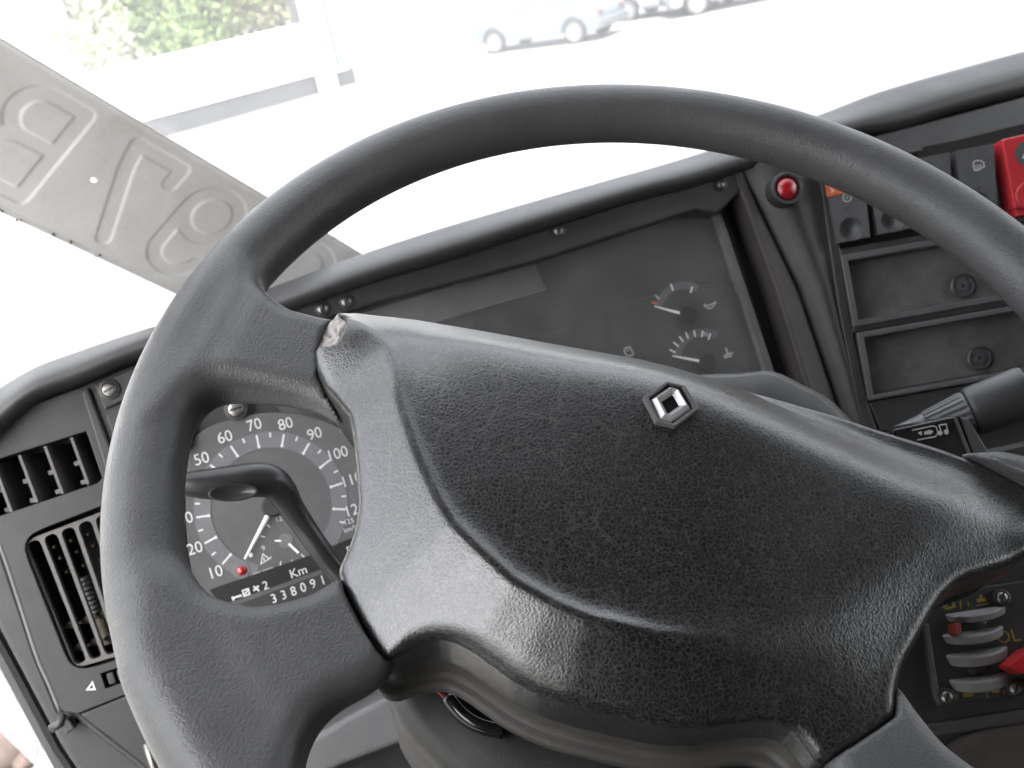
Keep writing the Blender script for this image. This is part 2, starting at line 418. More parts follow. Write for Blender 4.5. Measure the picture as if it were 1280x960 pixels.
def building():
    t = thing('white_building', OW.M @ Matrix.Translation((-18, 0, -2)), 'white rendered building at the far left beyond the wall', 'building')
    s1 = OW.px(100, 70, -2.0)[0]
    MB().box(-30, s1, 0, 7.5, -9, -2).build('wall', M['whitewall'], t, OW.M)
    MB().box(-30.3, s1+.3, 7.5, 7.8, -9.3, -1.7).build('roof', M['greybase'], t, OW.M)
building()
def tree(s, h, zc, rad, n, mat, label, cat='tree', name='leafy_tree', group='trees behind the wall', sz=.085):
    rng = np.random.default_rng(int(abs(s*100)+abs(h*37)+50))
    t = thing(name, OW.M @ Matrix.Translation((s, 0, h)), label, cat, group)
    b = MB(); top = zc+rad*.4
    P = [(s+.12*math.sin(i), top*i/6, h+.1*math.cos(2*i)) for i in range(7)]
    b.tube(P, [.16*(1-.13*i) for i in range(7)], 8)
    for i in range(9):
        a = i*2.4; z0 = top*(.35+.07*i); e = (s+math.cos(a)*rad*.75, z0+rad*.5, h+math.sin(a)*rad*.7)
        m_ = ((s+e[0])/2, (z0+e[1])/2+.1, (h+e[2])/2)
        b.tube([(s, z0, h), m_, e], [.06, .045, .02], 6)
    b.build('trunk', M['bark'], t, OW.M)
    cl = rng.normal(size=(26, 3)); cl /= np.linalg.norm(cl, axis=1)[:, None]; cl *= (rng.random((26, 1))**.4)*rad*np.array([[1, .95, .9]])
    k = rng.integers(0, 26, n); p = cl[k]+rng.normal(size=(n, 3))*rad*.17; p += np.array([s, zc, h]); p = p[p[:, 1] > .3]; n = len(p)
    d1 = rng.normal(size=(n, 3)); d1 /= np.linalg.norm(d1, axis=1)[:, None]; d2 = rng.normal(size=(n, 3)); d2 -= d1*(d1*d2).sum(1)[:, None]; d2 /= np.linalg.norm(d2, axis=1)[:, None]
    L = sz*(.6+.8*rng.random((n, 1)))
    V = np.stack([p-d1*L, p+d2*L*.42, p+d1*L, p-d2*L*.42], 1).reshape(-1, 3)
    me = bpy.data.meshes.new('crown'); me.from_pydata(V.tolist(), [], np.arange(4*n).reshape(-1, 4).tolist())
    link_mesh('crown', me, mat, t, OW.M)
_sx = lambda x, y, h: OW.px(x, y, h)[0]
tree(_sx(190, 20, -3), -3.0, 3.1, 2.3, 14000, M['leaf'], 'bright green leafy tree, left of the middle behind the white wall')
tree(_sx(265, 20, -3.6), -3.6, 3.4, 2.3, 14000, M['leaf'], 'fullest green tree behind the middle of the white wall')
tree(_sx(345, 10, -3), -3.0, 2.9, 2.0, 11000, M['leaf2'], 'olive green tree behind the wall beside the gate post')
tree(_sx(430, -10, -4), -4.0, 4.2, 1.8, 3500, M['leaf'], 'small green tree showing above the glazed gate panel')
tree(_sx(125, 60, -1.6), -1.6, 2.3, 1.25, 3000, M['blossom'], 'pale flowering bush behind the left end of the wall', 'bush', 'flowering_bush', None, .09)

# parked cars -------------------------------------------------------
def wheel(parent, MX, x, side, rr=.30):
    w = MB(); w.lathe([(rr-.10, -.09), (rr-.02, -.09), (rr, -.06), (rr, .06), (rr-.02, .09), (rr-.09, .085), (rr-.10, .07)], 28)
    Mw = MX @ Matrix.Translation((x, side, rr)) @ Matrix.Rotation(R(90 if side < 0 else -90), 4, 'X')
    o = w.build('wheel', M['tyre'], parent, Mw, smooth=False)
    r_ = MB(); r_.lathe([(.02, .055), (rr-.10, .055), (rr-.095, .085), (rr-.12, .088), (rr-.15, .066), (.09, .075), (.07, .095)], 24)
    for k in range(8):
        a = k*math.pi/4; r_.disc(.13*math.cos(a), .13*math.sin(a), .018, .06, .082, 8)
    r_.build('rim', M['hubcap'], o, Mw)
def car(p_front, p_rear, paint, label, prof, roof, wb):
    d = (p_rear-p_front); d.z = 0; d.normalize(); mid = (p_front+p_rear)/2
    away = Vector((-d.y, d.x, 0));  away = away if away.dot(mid-CAM) > 0 else -away
    MX = Matrix.Translation(mid+away*.75) @ Matrix((d, away, Vector((0, 0, 1)))).transposed().to_4x4()   # x towards the tail, y away from the truck
    if MX.determinant() < 0: raise RuntimeError
    t = thing('parked_car', MX, label, 'car', 'cars parked across the yard')
    def slab(P, y0, y1, inset=0, zt=None):
        b = MB(); n = len(P); V = []
        for y, k in ((y0, 1), (y1, 1)):
            for x, z in P: V.append((x, y, z))
        Fc = [tuple(range(n)), tuple(range(2*n-1, n-1, -1))]+[(i, i+n, (i+1) % n+n, (i+1) % n) for i in range(n)]
        return b.add(V, Fc)
    arch = []
    def side_profile():
        P = list(prof)                               # upper line from nose to tail
        lo = []
        for xc in (wb/2, -wb/2):
            lo += [(xc+.36*math.cos(a), .26+.36*math.sin(a)) for a in np.linspace(0, math.pi, 9)]
        return P+[(prof[-1][0], .26)]+lo+[(prof[0][0], .26)]
    o = slab(side_profile(), -.82, .82).build('body', paint, t, MX, bevel=.05, seg=3)
    rb = MB(); n = len(roof)
    V = [(x, s*(.76-.22*(z-roof[0][1])/max(.01, max(q[1] for q in roof)-roof[0][1])), z) for s in (-1, 1) for x, z in roof]
    rb.add(V, [tuple(range(n)), tuple(range(2*n-1, n-1, -1))]+[(i, i+n, (i+1) % n+n, (i+1) % n) for i in range(n)])
    rb.build('cabin', paint, t, MX, bevel=.04)
    zb, ztop = roof[0][1], max(q[1] for q in roof)
    yy = lambda z: -(.765-.22*(z-zb)/(ztop-zb))
    x0, x1, x2, x3 = roof[0][0], roof[1][0], roof[2][0], roof[3][0]
    for f0, f1 in ((.07, .46), (.52, .93)):
        zl, zh = zb+.05, ztop-.08; lerp = lambda a, b, k: a+(b-a)*k
        q = [(lerp(x0, x1, .1)+(x3-x0)*f0, yy(zl), zl), (lerp(x0, x3, f1)-.04, yy(zl), zl), (lerp(x1, x2, f1), yy(zh), zh), (lerp(x1, x2, f0), yy(zh), zh)]
        q2 = [(a, b-.008, c) for a, b, c in q]
        MB().add(q2+[(a, b+.02, c) for a, b, c in q], [(0, 1, 2, 3), (0, 4, 5, 1), (1, 5, 6, 2), (2, 6, 7, 3), (3, 7, 4, 0)]).build('side_window', M['carglass'], t, MX)
    for a, b in (((x0, zb), (x1, ztop)), ((x3, zb), (x2, ztop))):
        sg = -1 if a[0] < b[0] else 1
        w0, w1 = .66, .50
        v = [(a[0]+(b[0]-a[0])*k+sg*.01, w, a[1]+(b[1]-a[1])*k) for k, w in ((.1, -w0), (.1, w0), (.9, w1), (.9, -w1))]
        MB().add(v+[(x-sg*.03, y, z) for x, y, z in v], [(0, 1, 2, 3), (0, 4, 5, 1), (1, 5, 6, 2), (2, 6, 7, 3), (3, 7, 4, 0)]).build('windscreen', M['carglass'], t, MX)
    for x in (-wb/2, wb/2):
        for s in (-.74, .74): wheel(t, MX, x, s)
    xf, xr = prof[0][0], prof[-1][0]
    for x, s in ((xf, -1), (xr, 1)):
        MB().box(min(x, x+s*.09), max(x, x+s*.09), -.80, .80, .30, .50).build('bumper', M['bumper'], t, MX, bevel=.03)
    for y in (-.58, .58):
        MB().box(xf-.02, xf+.05, y-.13, y+.13, .55, .68).build('headlight', M['hubcap'], t, MX, bevel=.02)
        MB().box(xr-.05, xr+.02, y-.12, y+.12, .6, .74).build('tail_light', M['taillight'], t, MX, bevel=.02)
    MB().box(-wb/2+.45, wb/2-.45, -.835, -.81, .28, .36).build('sill', M['bumper'], t, MX)
    return t
hatch = [(-1.85, .62), (-1.80, .74), (-.95, .86), (1.55, .90), (1.86, .80), (1.88, .6)]
hroof = [(-.95, .85), (-.35, 1.36), (1.10, 1.38), (1.62, .88)]
car(gpt(624, 67), gpt(719, 55), M['carblue'], 'pale blue parked hatchback, its two wheels clear at the top of the photo', hatch, hroof, 2.38)
_e = gpt(719, 55)-gpt(624, 67); _e.z = 0
_p = gpt(800, 36); car(_p+Vector((.8, 2.2, 0)), _p+Vector((.8, 2.2, 0))+_e.normalized()*2.3, M['carwhite'], 'white parked car half hidden behind the pale blue hatchback', hatch, hroof, 2.3)
_p = gpt(872, 19); _q = gpt(938, 6); car(_p, _p+(_q-_p).normalized()*2.35, M['carwhite'], 'white parked car farthest right, cut by the top of the photo', hatch, hroof, 2.35)

# boulders seen past the door pillar at the lower left ------------------
def boulder(c, r, seed, label):
    bm = bmesh.new(); bmesh.ops.create_icosphere(bm, subdivisions=3, radius=r); rng = random.Random(seed)
    from mathutils import noise as _n
    for v in bm.verts:
        p = v.co*(1.6/r); v.co *= 1+.28*_n.noise(p+Vector((seed*3.1, 0, 0)))+.08*_n.noise(p*3)
        v.co.z *= .8
    me = bpy.data.meshes.new('boulder'); bm.to_mesh(me); bm.free()
    o = link_mesh('boulder', me, M['rock'], None, Matrix.Translation(c) @ Matrix.Rotation(seed, 4, 'Z'), smooth=True)
    tag(o, label, 'boulder', 'boulders outside the open door')
for (x, y, r, sd_, lb) in ((2, 872, .15, 1.3, 'upper pale tan boulder on the ground past the door pillar'), (16, 922, .13, 4.2, 'middle pale tan boulder, widest of those past the door pillar'), (30, 951, .05, 6.6, 'smallest tan boulder beside the dark gap past the door pillar')):
    c = gpt(x, y, r*.6); boulder(c, r, sd_, lb)

# ================================================================== THE CAB
CABM = Matrix.Translation((0, 0, 1.25))
cab = thing('truck_cab', CABM, 'dark grey door pillar at the lower left edge beside the dashboard', 'truck cab')
MB().box(-.50, 1.75, -1.0, .47, 3.26, 3.32).build('roof', M['headliner'], cab)
MB().box(-.44, 1.70, .42, .45, 3.19, 3.255).build('added_visor', M['cabtrim'], cab, bevel=.008)  # unseen bar added to darken what the hub pad reflects
MB().box(-.50, 1.75, -1.06, -1.0, 1.25, 3.26).build('rear_wall', M['headliner'], cab)
MB().box(-.50, 1.75, -1.0, 1.25, 1.20, 1.25).build('floor', M['black'], cab)
MB().box(1.70, 1.75, -1.0, .75, 1.25, 2.35).build('door', M['cabtrim'], cab)
MB().box(-.50, -.45, -1.0, -.25, 1.25, 3.26).build('side_panel', M['headliner'], cab)
MB().box(-.50, -.45, -.25, .62, 1.25, 2.22).build('door', M['cabtrim'], cab)  # unseen lower door, put in to block light from the left
def pillar():
    L = [(-60, 730), (0, 842), (63, 959), (125, 1075), (170, 1075), (75, 935), (14, 820), (-60, 690)]
    MB().prism(PC.pts(L, -.045), -.11, -.045).build('door_pillar', M['dash'], cab, PC.M, bevel=.008)
pillar()
# windscreen plane: the plate leans against it
_dl = C2W @ Vector((1012, -553, -1244)).normalized()
_rk = math.atan2(_dl.y, -_dl.z); _wd = Vector((0, math.sin(_rk), -math.cos(_rk)))
_nW = Vector((1, 0, 0)).cross(_wd); _nW = -_nW if _nW.dot(ray(0, 42)) > 0 else _nW            # towards the driver
_dl = (_dl-_nW*_nW.dot(_dl)).normalized()
_pe = _nW.cross(_dl); 
PL = Frame(at(0, 42, .60), _dl, _pe)
WS = Frame(PL.o-PL.n*.008, (1, 0, 0), -_wd)
ws = MB().box(-.30, 1.72, -1.2, .62, -.006, 0).build('windscreen', M['windscreen'], None, WS.M)
tag(ws, 'clear dusty windscreen glass across the whole view outside', 'windscreen')

# licence plate, seen from the back: its characters are pressed outwards ------
def licence_plate():
    x0, x1, y0, y1, st = -.19, .33, -.112, -.002, .0011
    xs = np.arange(x0, x1+1e-6, st); ys = np.arange(y0, y1+1e-6, st); X, Y = np.meshgrid(xs, ys, indexing='ij')
    arc = lambda cx, cy, rx, ry, a0, a1, n=12: [(cx+rx*math.cos(R(a0+(a1-a0)*i/n)), cy+ry*math.sin(R(a0+(a1-a0)*i/n))) for i in range(n+1)]
    t_, b_, mid = -18, -95, -54
    def ch_B(o): return [[(o, t_), (o, b_)], [(o, t_), (o-22, t_)]+arc(o-22, (t_+mid)/2, 16, (t_-mid)/2, 90, 270)+[(o, mid)], [(o-22, mid)]+arc(o-22, (mid+b_)/2, 20, (mid-b_)/2, 90, 270)+[(o, b_)]]
    def ch_7(o): return [[(o+36, t_-14), (o+36, t_), (o, t_), (o+4, t_-20), (o+24, b_)]]
    def ch_9(o): return [arc(o+20, t_-21, 20, 21, 0, 360, 24), [(o, t_-21), (o, b_+20)]+arc(o+18, b_+18, 18, 18, 180, 350)]
    def ch_0(o): return [arc(o+20, t_-20, 20, 20, 0, 180)+arc(o+20, b_+20, 20, 20, 180, 360)+[(o+40, t_-20)]]
    S = ch_B(69)+ch_7(108)+ch_9(166)+ch_0(258)
    d = np.full(X.shape, 1.0)
    for l in S:
        for (ax, ay), (bx, by) in zip(l[:-1], l[1:]):
            ax, ay, bx, by = ax/1e3, ay/1e3, bx/1e3, by/1e3
            L2 = (bx-ax)**2+(by-ay)**2+1e-12; t = np.clip(((X-ax)*(bx-ax)+(Y-ay)*(by-ay))/L2, 0, 1)
            d = np.minimum(d, np.hypot(X-ax-t*(bx-ax), Y-ay-t*(by-ay)))
    k = np.clip((d-.0045)/.0016, 0, 1); k = k*k*(3-2*k)
    Z = -.0007*(1-k)+.0004*np.sin(X*23)*np.cos(Y*31)
    be = np.minimum(np.minimum(Y-y0, y1-Y), np.minimum(X-x0, x1-X)); Z += .0008*np.clip(1-be/.004, 0, 1)
    nx, ny = X.shape; idx = np.arange(nx*ny).reshape(nx, ny)
    V = np.stack([X, Y, Z], -1).reshape(-1, 3); V2 = V.copy(); V2[:, 2] -= .001
    hole = np.hypot(X-.100, Y+.058) < .0031
    a, b, c, e = idx[:-1, :-1], idx[1:, :-1], idx[1:, 1:], idx[:-1, 1:]
    ok = ~(hole[:-1, :-1] & hole[1:, 1:] & hole[1:, :-1] & hole[:-1, 1:])
    f1 = np.stack([a[ok], b[ok], c[ok], e[ok]], -1); n0 = nx*ny; f2 = np.stack([a[ok], e[ok], c[ok], b[ok]], -1)+n0
    rim_ = np.concatenate([idx[:, 0], idx[-1, 1:], idx[::-1, -1][1:], idx[0, ::-1][1:]])
    f3 = np.stack([rim_[:-1], rim_[:-1]+n0, rim_[1:]+n0, rim_[1:]], -1)
    t = thing('licence_plate', PL.M, 'weathered bare metal licence plate seen from the back, leaning diagonally in the windscreen', 'licence plate')
    me = bpy.data.meshes.new('plate_sheet'); me.from_pydata(np.concatenate([V, V2]).tolist(), [], np.concatenate([f1, f2, f3]).tolist())
    link_mesh('plate_sheet', me, M['plate'], t, PL.M, smooth=True)
    m = MB(); rng = random.Random(3)
    for (px, py) in ((4, 264), (21, 272), (64, 294), (84, 303), (122, 322)):
        x, y = PL.px(px, py)
        for j in range(2):
            a = rng.random()*6.28; r_ = .0006+.0008*rng.random(); ox, oy = rng.uniform(-.003, .003), rng.uniform(-.001, .0025)
            m.lathe([(r_, .0003), (r_*.7, .0012), (.0001, .0017)], 6, x+ox, -.112+oy)
    tag(m.build('moss_speck', M['moss'], t, PL.M), kind='stuff')
licence_plate()

# ================================================================== STEERING WHEEL (signed distance fields -> surface nets)
def poly_sd(P, X, Y):
    P = np.asarray(P, float); d = np.full(X.shape, 1e9); ins = np.zeros(X.shape, bool); n = len(P)
    for i in range(n):
        ax, ay = P[i]; bx, by = P[(i+1) % n]; ex, ey = bx-ax, by-ay
        t = np.clip(((X-ax)*ex+(Y-ay)*ey)/(ex*ex+ey*ey+1e-18), 0, 1)
        d = np.minimum(d, (X-ax-t*ex)**2+(Y-ay-t*ey)**2)
        if abs(ey) > 1e-15:
            ins ^= ((ay > Y) != (by > Y)) & (X < ex*(Y-ay)/ey+ax)
    d = np.sqrt(d); return np.where(ins, -d, d)
def blur(A, s):
    r = int(3*s+.5); k = np.exp(-.5*(np.arange(-r, r+1)/s)**2); k /= k.sum()
    for ax in (0, 1):
        Pd = np.pad(A, [(r, r) if a == ax else (0, 0) for a in (0, 1)], mode='edge'); A = sum(k[j]*np.take(Pd, np.arange(j, j+A.shape[ax]), axis=ax) for j in range(2*r+1))
    return A
def smin(a, b, k): h = np.clip(.5+.5*(b-a)/k, 0, 1); return b+(a-b)*h-k*h*(1-h)
def smax(a, b, k): return -smin(-a, -b, k)
def surface_nets(f, org, h, taubin=2):
    s = f < 0; nx, ny, nz = f.shape
    c = np.zeros((nx-1, ny-1, nz-1), np.int8)
    for i in (0, 1):
        for j in (0, 1):
            for k in (0, 1): c += s[i:nx-1+i, j:ny-1+j, k:nz-1+k]
    act = np.argwhere((c > 0) & (c < 8)); idm = np.full(c.shape, -1, np.int64); idm[tuple(act.T)] = np.arange(len(act))
    acc = np.zeros((len(act), 3)); cnt = np.zeros(len(act))
    cor = [(i, j, k) for i in (0, 1) for j in (0, 1) for k in (0, 1)]
    for a in cor:
        for ax in range(3):
            if a[ax]: continue
            b = list(a); b[ax] = 1
            fa = f[tuple((act+np.array(a)).T)]; fb = f[tuple((act+np.array(b)).T)]; m = (fa < 0) != (fb < 0)
            t = np.where(m, fa/np.where(m, fa-fb, 1), 0); p = np.tile(np.array(a, float), (len(act), 1)); p[:, ax] += t
            acc[m] += p[m]; cnt[m] += 1
    V = (act+acc/cnt[:, None])*h+np.array(org); Q = []
    for ax in range(3):
        o1, o2 = [(1, 2), (2, 0), (0, 1)][ax]
        sl0 = [slice(None)]*3; sl1 = [slice(None)]*3; sl0[ax] = slice(0, -1); sl1[ax] = slice(1, None)
        e = np.argwhere(s[tuple(sl0)] != s[tuple(sl1)]); e = e[(e[:, o1] > 0) & (e[:, o2] > 0) & (e[:, o1] < f.shape[o1]-1) & (e[:, o2] < f.shape[o2]-1)]
        u = np.zeros(3, int); w = np.zeros(3, int); u[o1] = 1; w[o2] = 1
        q = np.stack([idm[tuple((e-u-w).T)], idm[tuple((e-w).T)], idm[tuple(e.T)], idm[tuple((e-u).T)]], 1)
        ins = s[tuple(e.T)]; q[~ins] = q[~ins][:, ::-1]; Q.append(q)
    Q = np.concatenate(Q)
    for lam in [.5, -.52]*taubin:
        S = np.zeros_like(V); cn = np.zeros(len(V))
        for i in range(4):
            a, b = Q[:, i], Q[:, (i+1) % 4]; np.add.at(S, a, V[b]); np.add.at(cn, a, 1); np.add.at(S, b, V[a]); np.add.at(cn, b, 1)
        V = V+lam*(S/np.maximum(cn, 1)[:, None]-V)
    return V, Q
def np_mesh(name, V, Q, mat, parent, Mx, smooth=True):
    me = bpy.data.meshes.new(name); me.vertices.add(len(V)); me.vertices.foreach_set('co', V.astype(np.float32).ravel())
    me.loops.add(Q.size); me.loops.foreach_set('vertex_index', Q.astype(np.int32).ravel())
    me.polygons.add(len(Q)); me.polygons.foreach_set('loop_start', np.arange(0, Q.size, 4, dtype=np.int32)); me.update(calc_edges=True); me.validate()
    return link_mesh(name, me, mat, parent, Mx, smooth=smooth)
mir = lambda L: [(-x, y) for x, y in L][::-1]
def wp(L, h): return WF.pts(L, h)
HE = .006                                      # height of the hub cover's edge over the rim's plane
_left = wp([(428, 389), (410, 412), (402, 432), (397, 450), (400, 480), (409, 498), (421, 513), (441, 543), (446, 575), (449, 610), (451, 646), (446, 671), (437, 691), (422, 713), (430, 738), (443, 765), (456, 790), (468, 810), (482, 826)], HE)
_bot = wp([(500, 818), (520, 811), (545, 806), (565, 811), (585, 821), (605, 835), (640, 860), (670, 875), (700, 886), (730, 894), (760, 899), (785, 903)], HE)
_top = wp([(799, 447), (700, 429.5), (600, 410), (520, 395), (445, 386)], HE)
_half = [(min(x, -.0005), y) for x, y in _top+_left+_bot if x < .001]
_rt = wp([(1262, 592), (1225, 572), (1180, 555), (1140, 543), (1100, 531), (1050, 514), (1000, 500), (950, 486), (900, 472), (850, 459)], HE)
_lowm = [p for p in mir(_half) if p[1] < .004 and p[0] > .0]
_lowm = [p for p in mir(_half) if p[1] < -.098 and 0 < p[0] < .070]
_rb = wp([(1027, 955), (1060, 936), (1095, 913), (1119, 896), (1118, 866), (1124, 839), (1142, 805), (1158, 775), (1172, 753), (1188, 737), (1206, 726), (1232, 717), (1257, 708), (1282, 694), (1306, 672), (1312, 645), (1304, 618), (1286, 604)], HE)
TOPL = _rt+_top+wp([(430, 388)], HE)
OUTL = _half+_lowm+_rb+_rt
_pad = [p for p in wp([(428, 402), (448, 414), (470, 429), (486, 447), (495, 477), (499, 512), (508, 541), (517, 568), (527, 593), (547, 637), (567, 670), (600, 703), (640, 740), (687, 767), (733, 787), (765, 797), (797, 805)], .022)]
_pad = [p for p in _pad if p[0] < -.004]
PADL = [(_pad[0][0]-.01, .12)]+[(_pad[0][0]-.01, _pad[0][1]+.002)]+_pad; PADL = PADL+mir(PADL)
RW = .225; RR = .0167
def build_rim():
    h = .0014; e = .246; xs = np.arange(-e, e, h); zs = np.arange(-.024, .0245, h); X, Y = np.meshgrid(xs, xs, indexing='ij')
    upper = wp([(300, 330), (322, 352), (342, 372), (362, 384), (400, 390.5), (440, 394), (500, 420)], .010)+wp([(520, 560), (440, 556), (401, 530), (374, 521), (345, 515), (319, 511), (296, 509), (275, 512), (255, 521), (230, 540), (200, 560)], -.010)
    lower = wp([(170, 710), (225, 712), (246, 729), (262, 741), (285, 749), (316, 754), (351, 747), (383, 737), (418, 714), (450, 690), (560, 700)], .011)+wp([(515, 810), (500, 836), (487, 862), (460, 879), (430, 893), (405, 914), (391, 938), (383, 965), (365, 1010), (300, 1080), (180, 860)], -.009)
    D = None
    for P in (upper, lower):
        for q in (P, mir(P)):
            d = poly_sd(q, X, Y); D = d if D is None else smin(D, d, .006)
    D = blur(D, 2.0); DH = blur(poly_sd(OUTL, X, Y), 1.0); rho = np.hypot(X, Y)
    f = np.empty(X.shape+(len(zs),), np.float32)
    tt = .0066+.0082*np.clip((rho-.130)/.065, 0, 1)
    for k, z in enumerate(zs):
        tor = np.hypot(rho-RW, z*1.0)-RR
        qx = D+.010; qz = np.abs(z-.001)-tt+.010
        sp = np.hypot(np.maximum(qx, 0), np.maximum(qz, 0))+np.minimum(np.maximum(qx, qz), 0)-.010
        g = smin(tor, sp, .011)
        f[:, :, k] = np.maximum(g, -(DH-.0004))
    V, Q = surface_nets(f, (xs[0], xs[0], zs[0]), h, 3)
    return V, Q
def poly_d(P, X, Y):
    d = np.full(X.shape, 1e9)
    for (ax, ay), (bx, by) in zip(P[:-1], P[1:]):
        ex, ey = bx-ax, by-ay; t = np.clip(((X-ax)*ex+(Y-ay)*ey)/(ex*ex+ey*ey+1e-18), 0, 1); d = np.minimum(d, np.hypot(X-ax-t*ex, Y-ay-t*ey))
    return d
def hub_height(X, Y, dh, dp, dt):
    L = lambda x: np.clip(x, 0, 1)
    ss = lambda x: L(x)**2*(3-2*L(x))
    u_ = 1-np.maximum(dp, 0)/.047; col = .0070+.0275*.012*np.log1p(np.exp(np.clip(u_*83.3, -30, 100)))
    ins = np.maximum(-dp, 0)
    top = ss((Y-.0)/.03)                                  # no crease along the top edge
    pad = .0345-.0042*(1-np.exp(-ins/.005))+.0040*(1-np.exp(-np.maximum(ins-.004, 0)/.05))
    hh = np.where(dp > 0, col, pad)
    # a soft hollow runs along the left end where the top band folds over the collar
    hh = hh - .003*np.exp(-((np.abs(X)-.118)/.020)**2-((Y-.004)/.020)**2)
    hh = .007+(hh-.007)*(1-.62*ss((X+.005)/.13))
    di = np.maximum(-dh, 0)
    ro = .0028+.0055*ss((-Y-.112)/.012)*ss((.085-np.abs(X))/.012); q = np.clip(ro-di, 0, None); rd = (ro-np.sqrt(np.maximum(ro*ro-q*q, 0)))*.7
    fold = .98*.0045*np.log1p(np.exp(np.clip((.0285-dt)/.0045, -30, 30)))          # folded band along the top edge
    return np.maximum(hh-fold, .004)-rd
NOTCH = wp([(418, 390), (430, 399), (440, 411), (435, 421), (438, 434), (432, 446), (424, 456), (388, 454), (390, 430)], HE+.004)
def build_hub():
    h = .00105; xs = np.arange(-.178, .188, h); ys = np.arange(-.148, .056, h); zs = np.arange(-.014, .044, h); X, Y = np.meshgrid(xs, ys, indexing='ij')
    dh = blur(poly_sd(OUTL, X, Y), 1.2); dp = blur(poly_sd(PADL, X, Y), 1.0); dn = poly_sd(NOTCH, X, Y)
    dt = blur(poly_d(TOPL, X, Y), 1.0); H0 = hub_height(X, Y, dh, dp, dt); w_ = np.clip((X-.0)/.07, 0, 1)*np.clip((-dh-.002)/.010, 0, 1); H = blur(H0, 1.5)*(1-w_)+blur(H0, 8.0)*w_
    f = np.empty(X.shape+(len(zs),), np.float32)
    for k, z in enumerate(zs):
        g = smax(z-H, dh, .0025); g = smax(g, -.012-z, .002)
        f[:, :, k] = np.maximum(g, np.minimum(-dn, z+.001) if z > -.001 else -1)
    global HUBH; HUBH = (xs, ys, H)
    return surface_nets(f, (xs[0], ys[0], zs[0]), h, 3)
def build_base():
    h = .0015; xs = np.arange(-.182, .182, h); ys = np.arange(-.156, .05, h); zs = np.arange(-.040, -.002, h); X, Y = np.meshgrid(xs, ys, indexing='ij')
    dh = blur(poly_sd(OUTL, X, Y), 2.5); f = np.empty(X.shape+(len(zs),), np.float32)
    for k, z in enumerate(zs):
        lo = np.clip((-Y-.085)/.03, 0, 1)
        a = smax(dh+.0040-.0030*lo*np.clip((-.010-z)/.02, 0, 1), abs(z+.020)-.014, .003)
        b = smax(dh+.004-.0085*lo, abs(z+.030)-.0032, .002)
        f[:, :, k] = smin(a, b, .003)
    return surface_nets(f, (xs[0], ys[0], zs[0]), h, 2)
def hub_z(x, y):
    xs, ys, H = HUBH; return float(H[int(round((x-xs[0])/(xs[1]-xs[0]))), int(round((y-ys[0])/(ys[1]-ys[0])))])
wheel_t = thing('steering_wheel', WF.M, 'large black truck steering wheel with wide padded hub and worn rim', 'steering wheel')
V, Q = build_rim(); np_mesh('rim', V, Q, M['rim'], wheel_t, WF.M)
V, Q = build_hub(); np_mesh('hub_pad', V, Q, M['pad'], wheel_t, WF.M)
V, Q = build_base(); np_mesh('hub_base', V, Q, M['skirt'], wheel_t, WF.M)
def foam():
    P = wp([(398, 455), (399, 430), (408, 412), (423, 394), (436, 402), (445, 412), (443, 434), (432, 458)], HE+.002); rng = np.random.default_rng(4)
    c = np.mean(P, 0); V = [(c[0], c[1], .0105)]; n = 24; ring = spline(P, 3, True); m = len(ring); Fc = []
    for r_ in (.35, .7, 1.0):
        for x, y in ring: V.append((c[0]+(x-c[0])*r_, c[1]+(y-c[1])*r_, .0098-.001*r_+rng.normal()*.0006))
    for x, y in ring: V.append((x, y, -.004))
    for i in range(m): Fc.append((0, 1+i, 1+(i+1) % m))
    for k in range(3):
        for i in range(m): a, b = 1+k*m+i, 1+k*m+(i+1) % m; Fc.append((a, a+m, b+m, b))
    tag(mesh('torn_foam', V, Fc, M['foam'], wheel_t, WF.M, smooth=True), 'pale foam showing through the torn end of the hub cover')
foam()
def emblem():
    ez = .021
    for _i in range(4): ex, ey = WF.px(838, 507, ez+.001); ez = hub_z(ex, ey)
    e_ = .004; dzx = (hub_z(ex+e_, ey)-hub_z(ex-e_, ey))/(2*e_); dzy = (hub_z(ex, ey+e_)-hub_z(ex, ey-e_))/(2*e_)
    nn = WF.M.to_3x3() @ Vector((-dzx, -dzy, 1)).normalized()
    ux = WF.x-nn*nn.dot(WF.x); EF = Frame(WF.w((ex, ey, ez+.0008)), ux, nn.cross(ux))
    S = lambda L: EF.pts([(780+x/9.6, 460+y/9.6) for x, y in L], .0)
    outer = S([(505, 180), (730, 235), (893, 505), (610, 718), (378, 660), (222, 362)])
    inner = S([(530, 205), (690, 245), (828, 500), (580, 685), (410, 640), (290, 380)])
    b = MB().holes([outer, inner], -.002, .0014).build('emblem_bezel', M['ventbar'], wheel_t, EF.M, bevel=.0003)
    MB().prism([(x*.99, y*.99) for x, y in inner], -.002, -.0004).build('emblem_plate', M['glossblack'], wheel_t, EF.M)
    o = S([(540, 222), (668, 258), (806, 494), (570, 655), (428, 625), (310, 382)])
    i_ = S([(582, 322), (588, 326), (662, 452), (528, 545), (522, 541), (450, 404)])
    V = [(x, y, -.0003) for x, y in o]+[(x+(a-x)*.5, y+(c-y)*.5, .0022) for (x, y), (a, c) in zip(o, i_)]+[(x, y, -.0003) for x, y in i_]
    Fc = [(k+6*j, (k+1) % 6+6*j, (k+1) % 6+6*(j+1), k+6*(j+1)) for j in (0, 1) for k in range(6)]
    mesh('emblem_rhombus', V, Fc, M['emblem'], wheel_t, EF.M, bevel=.0002)
emblem()

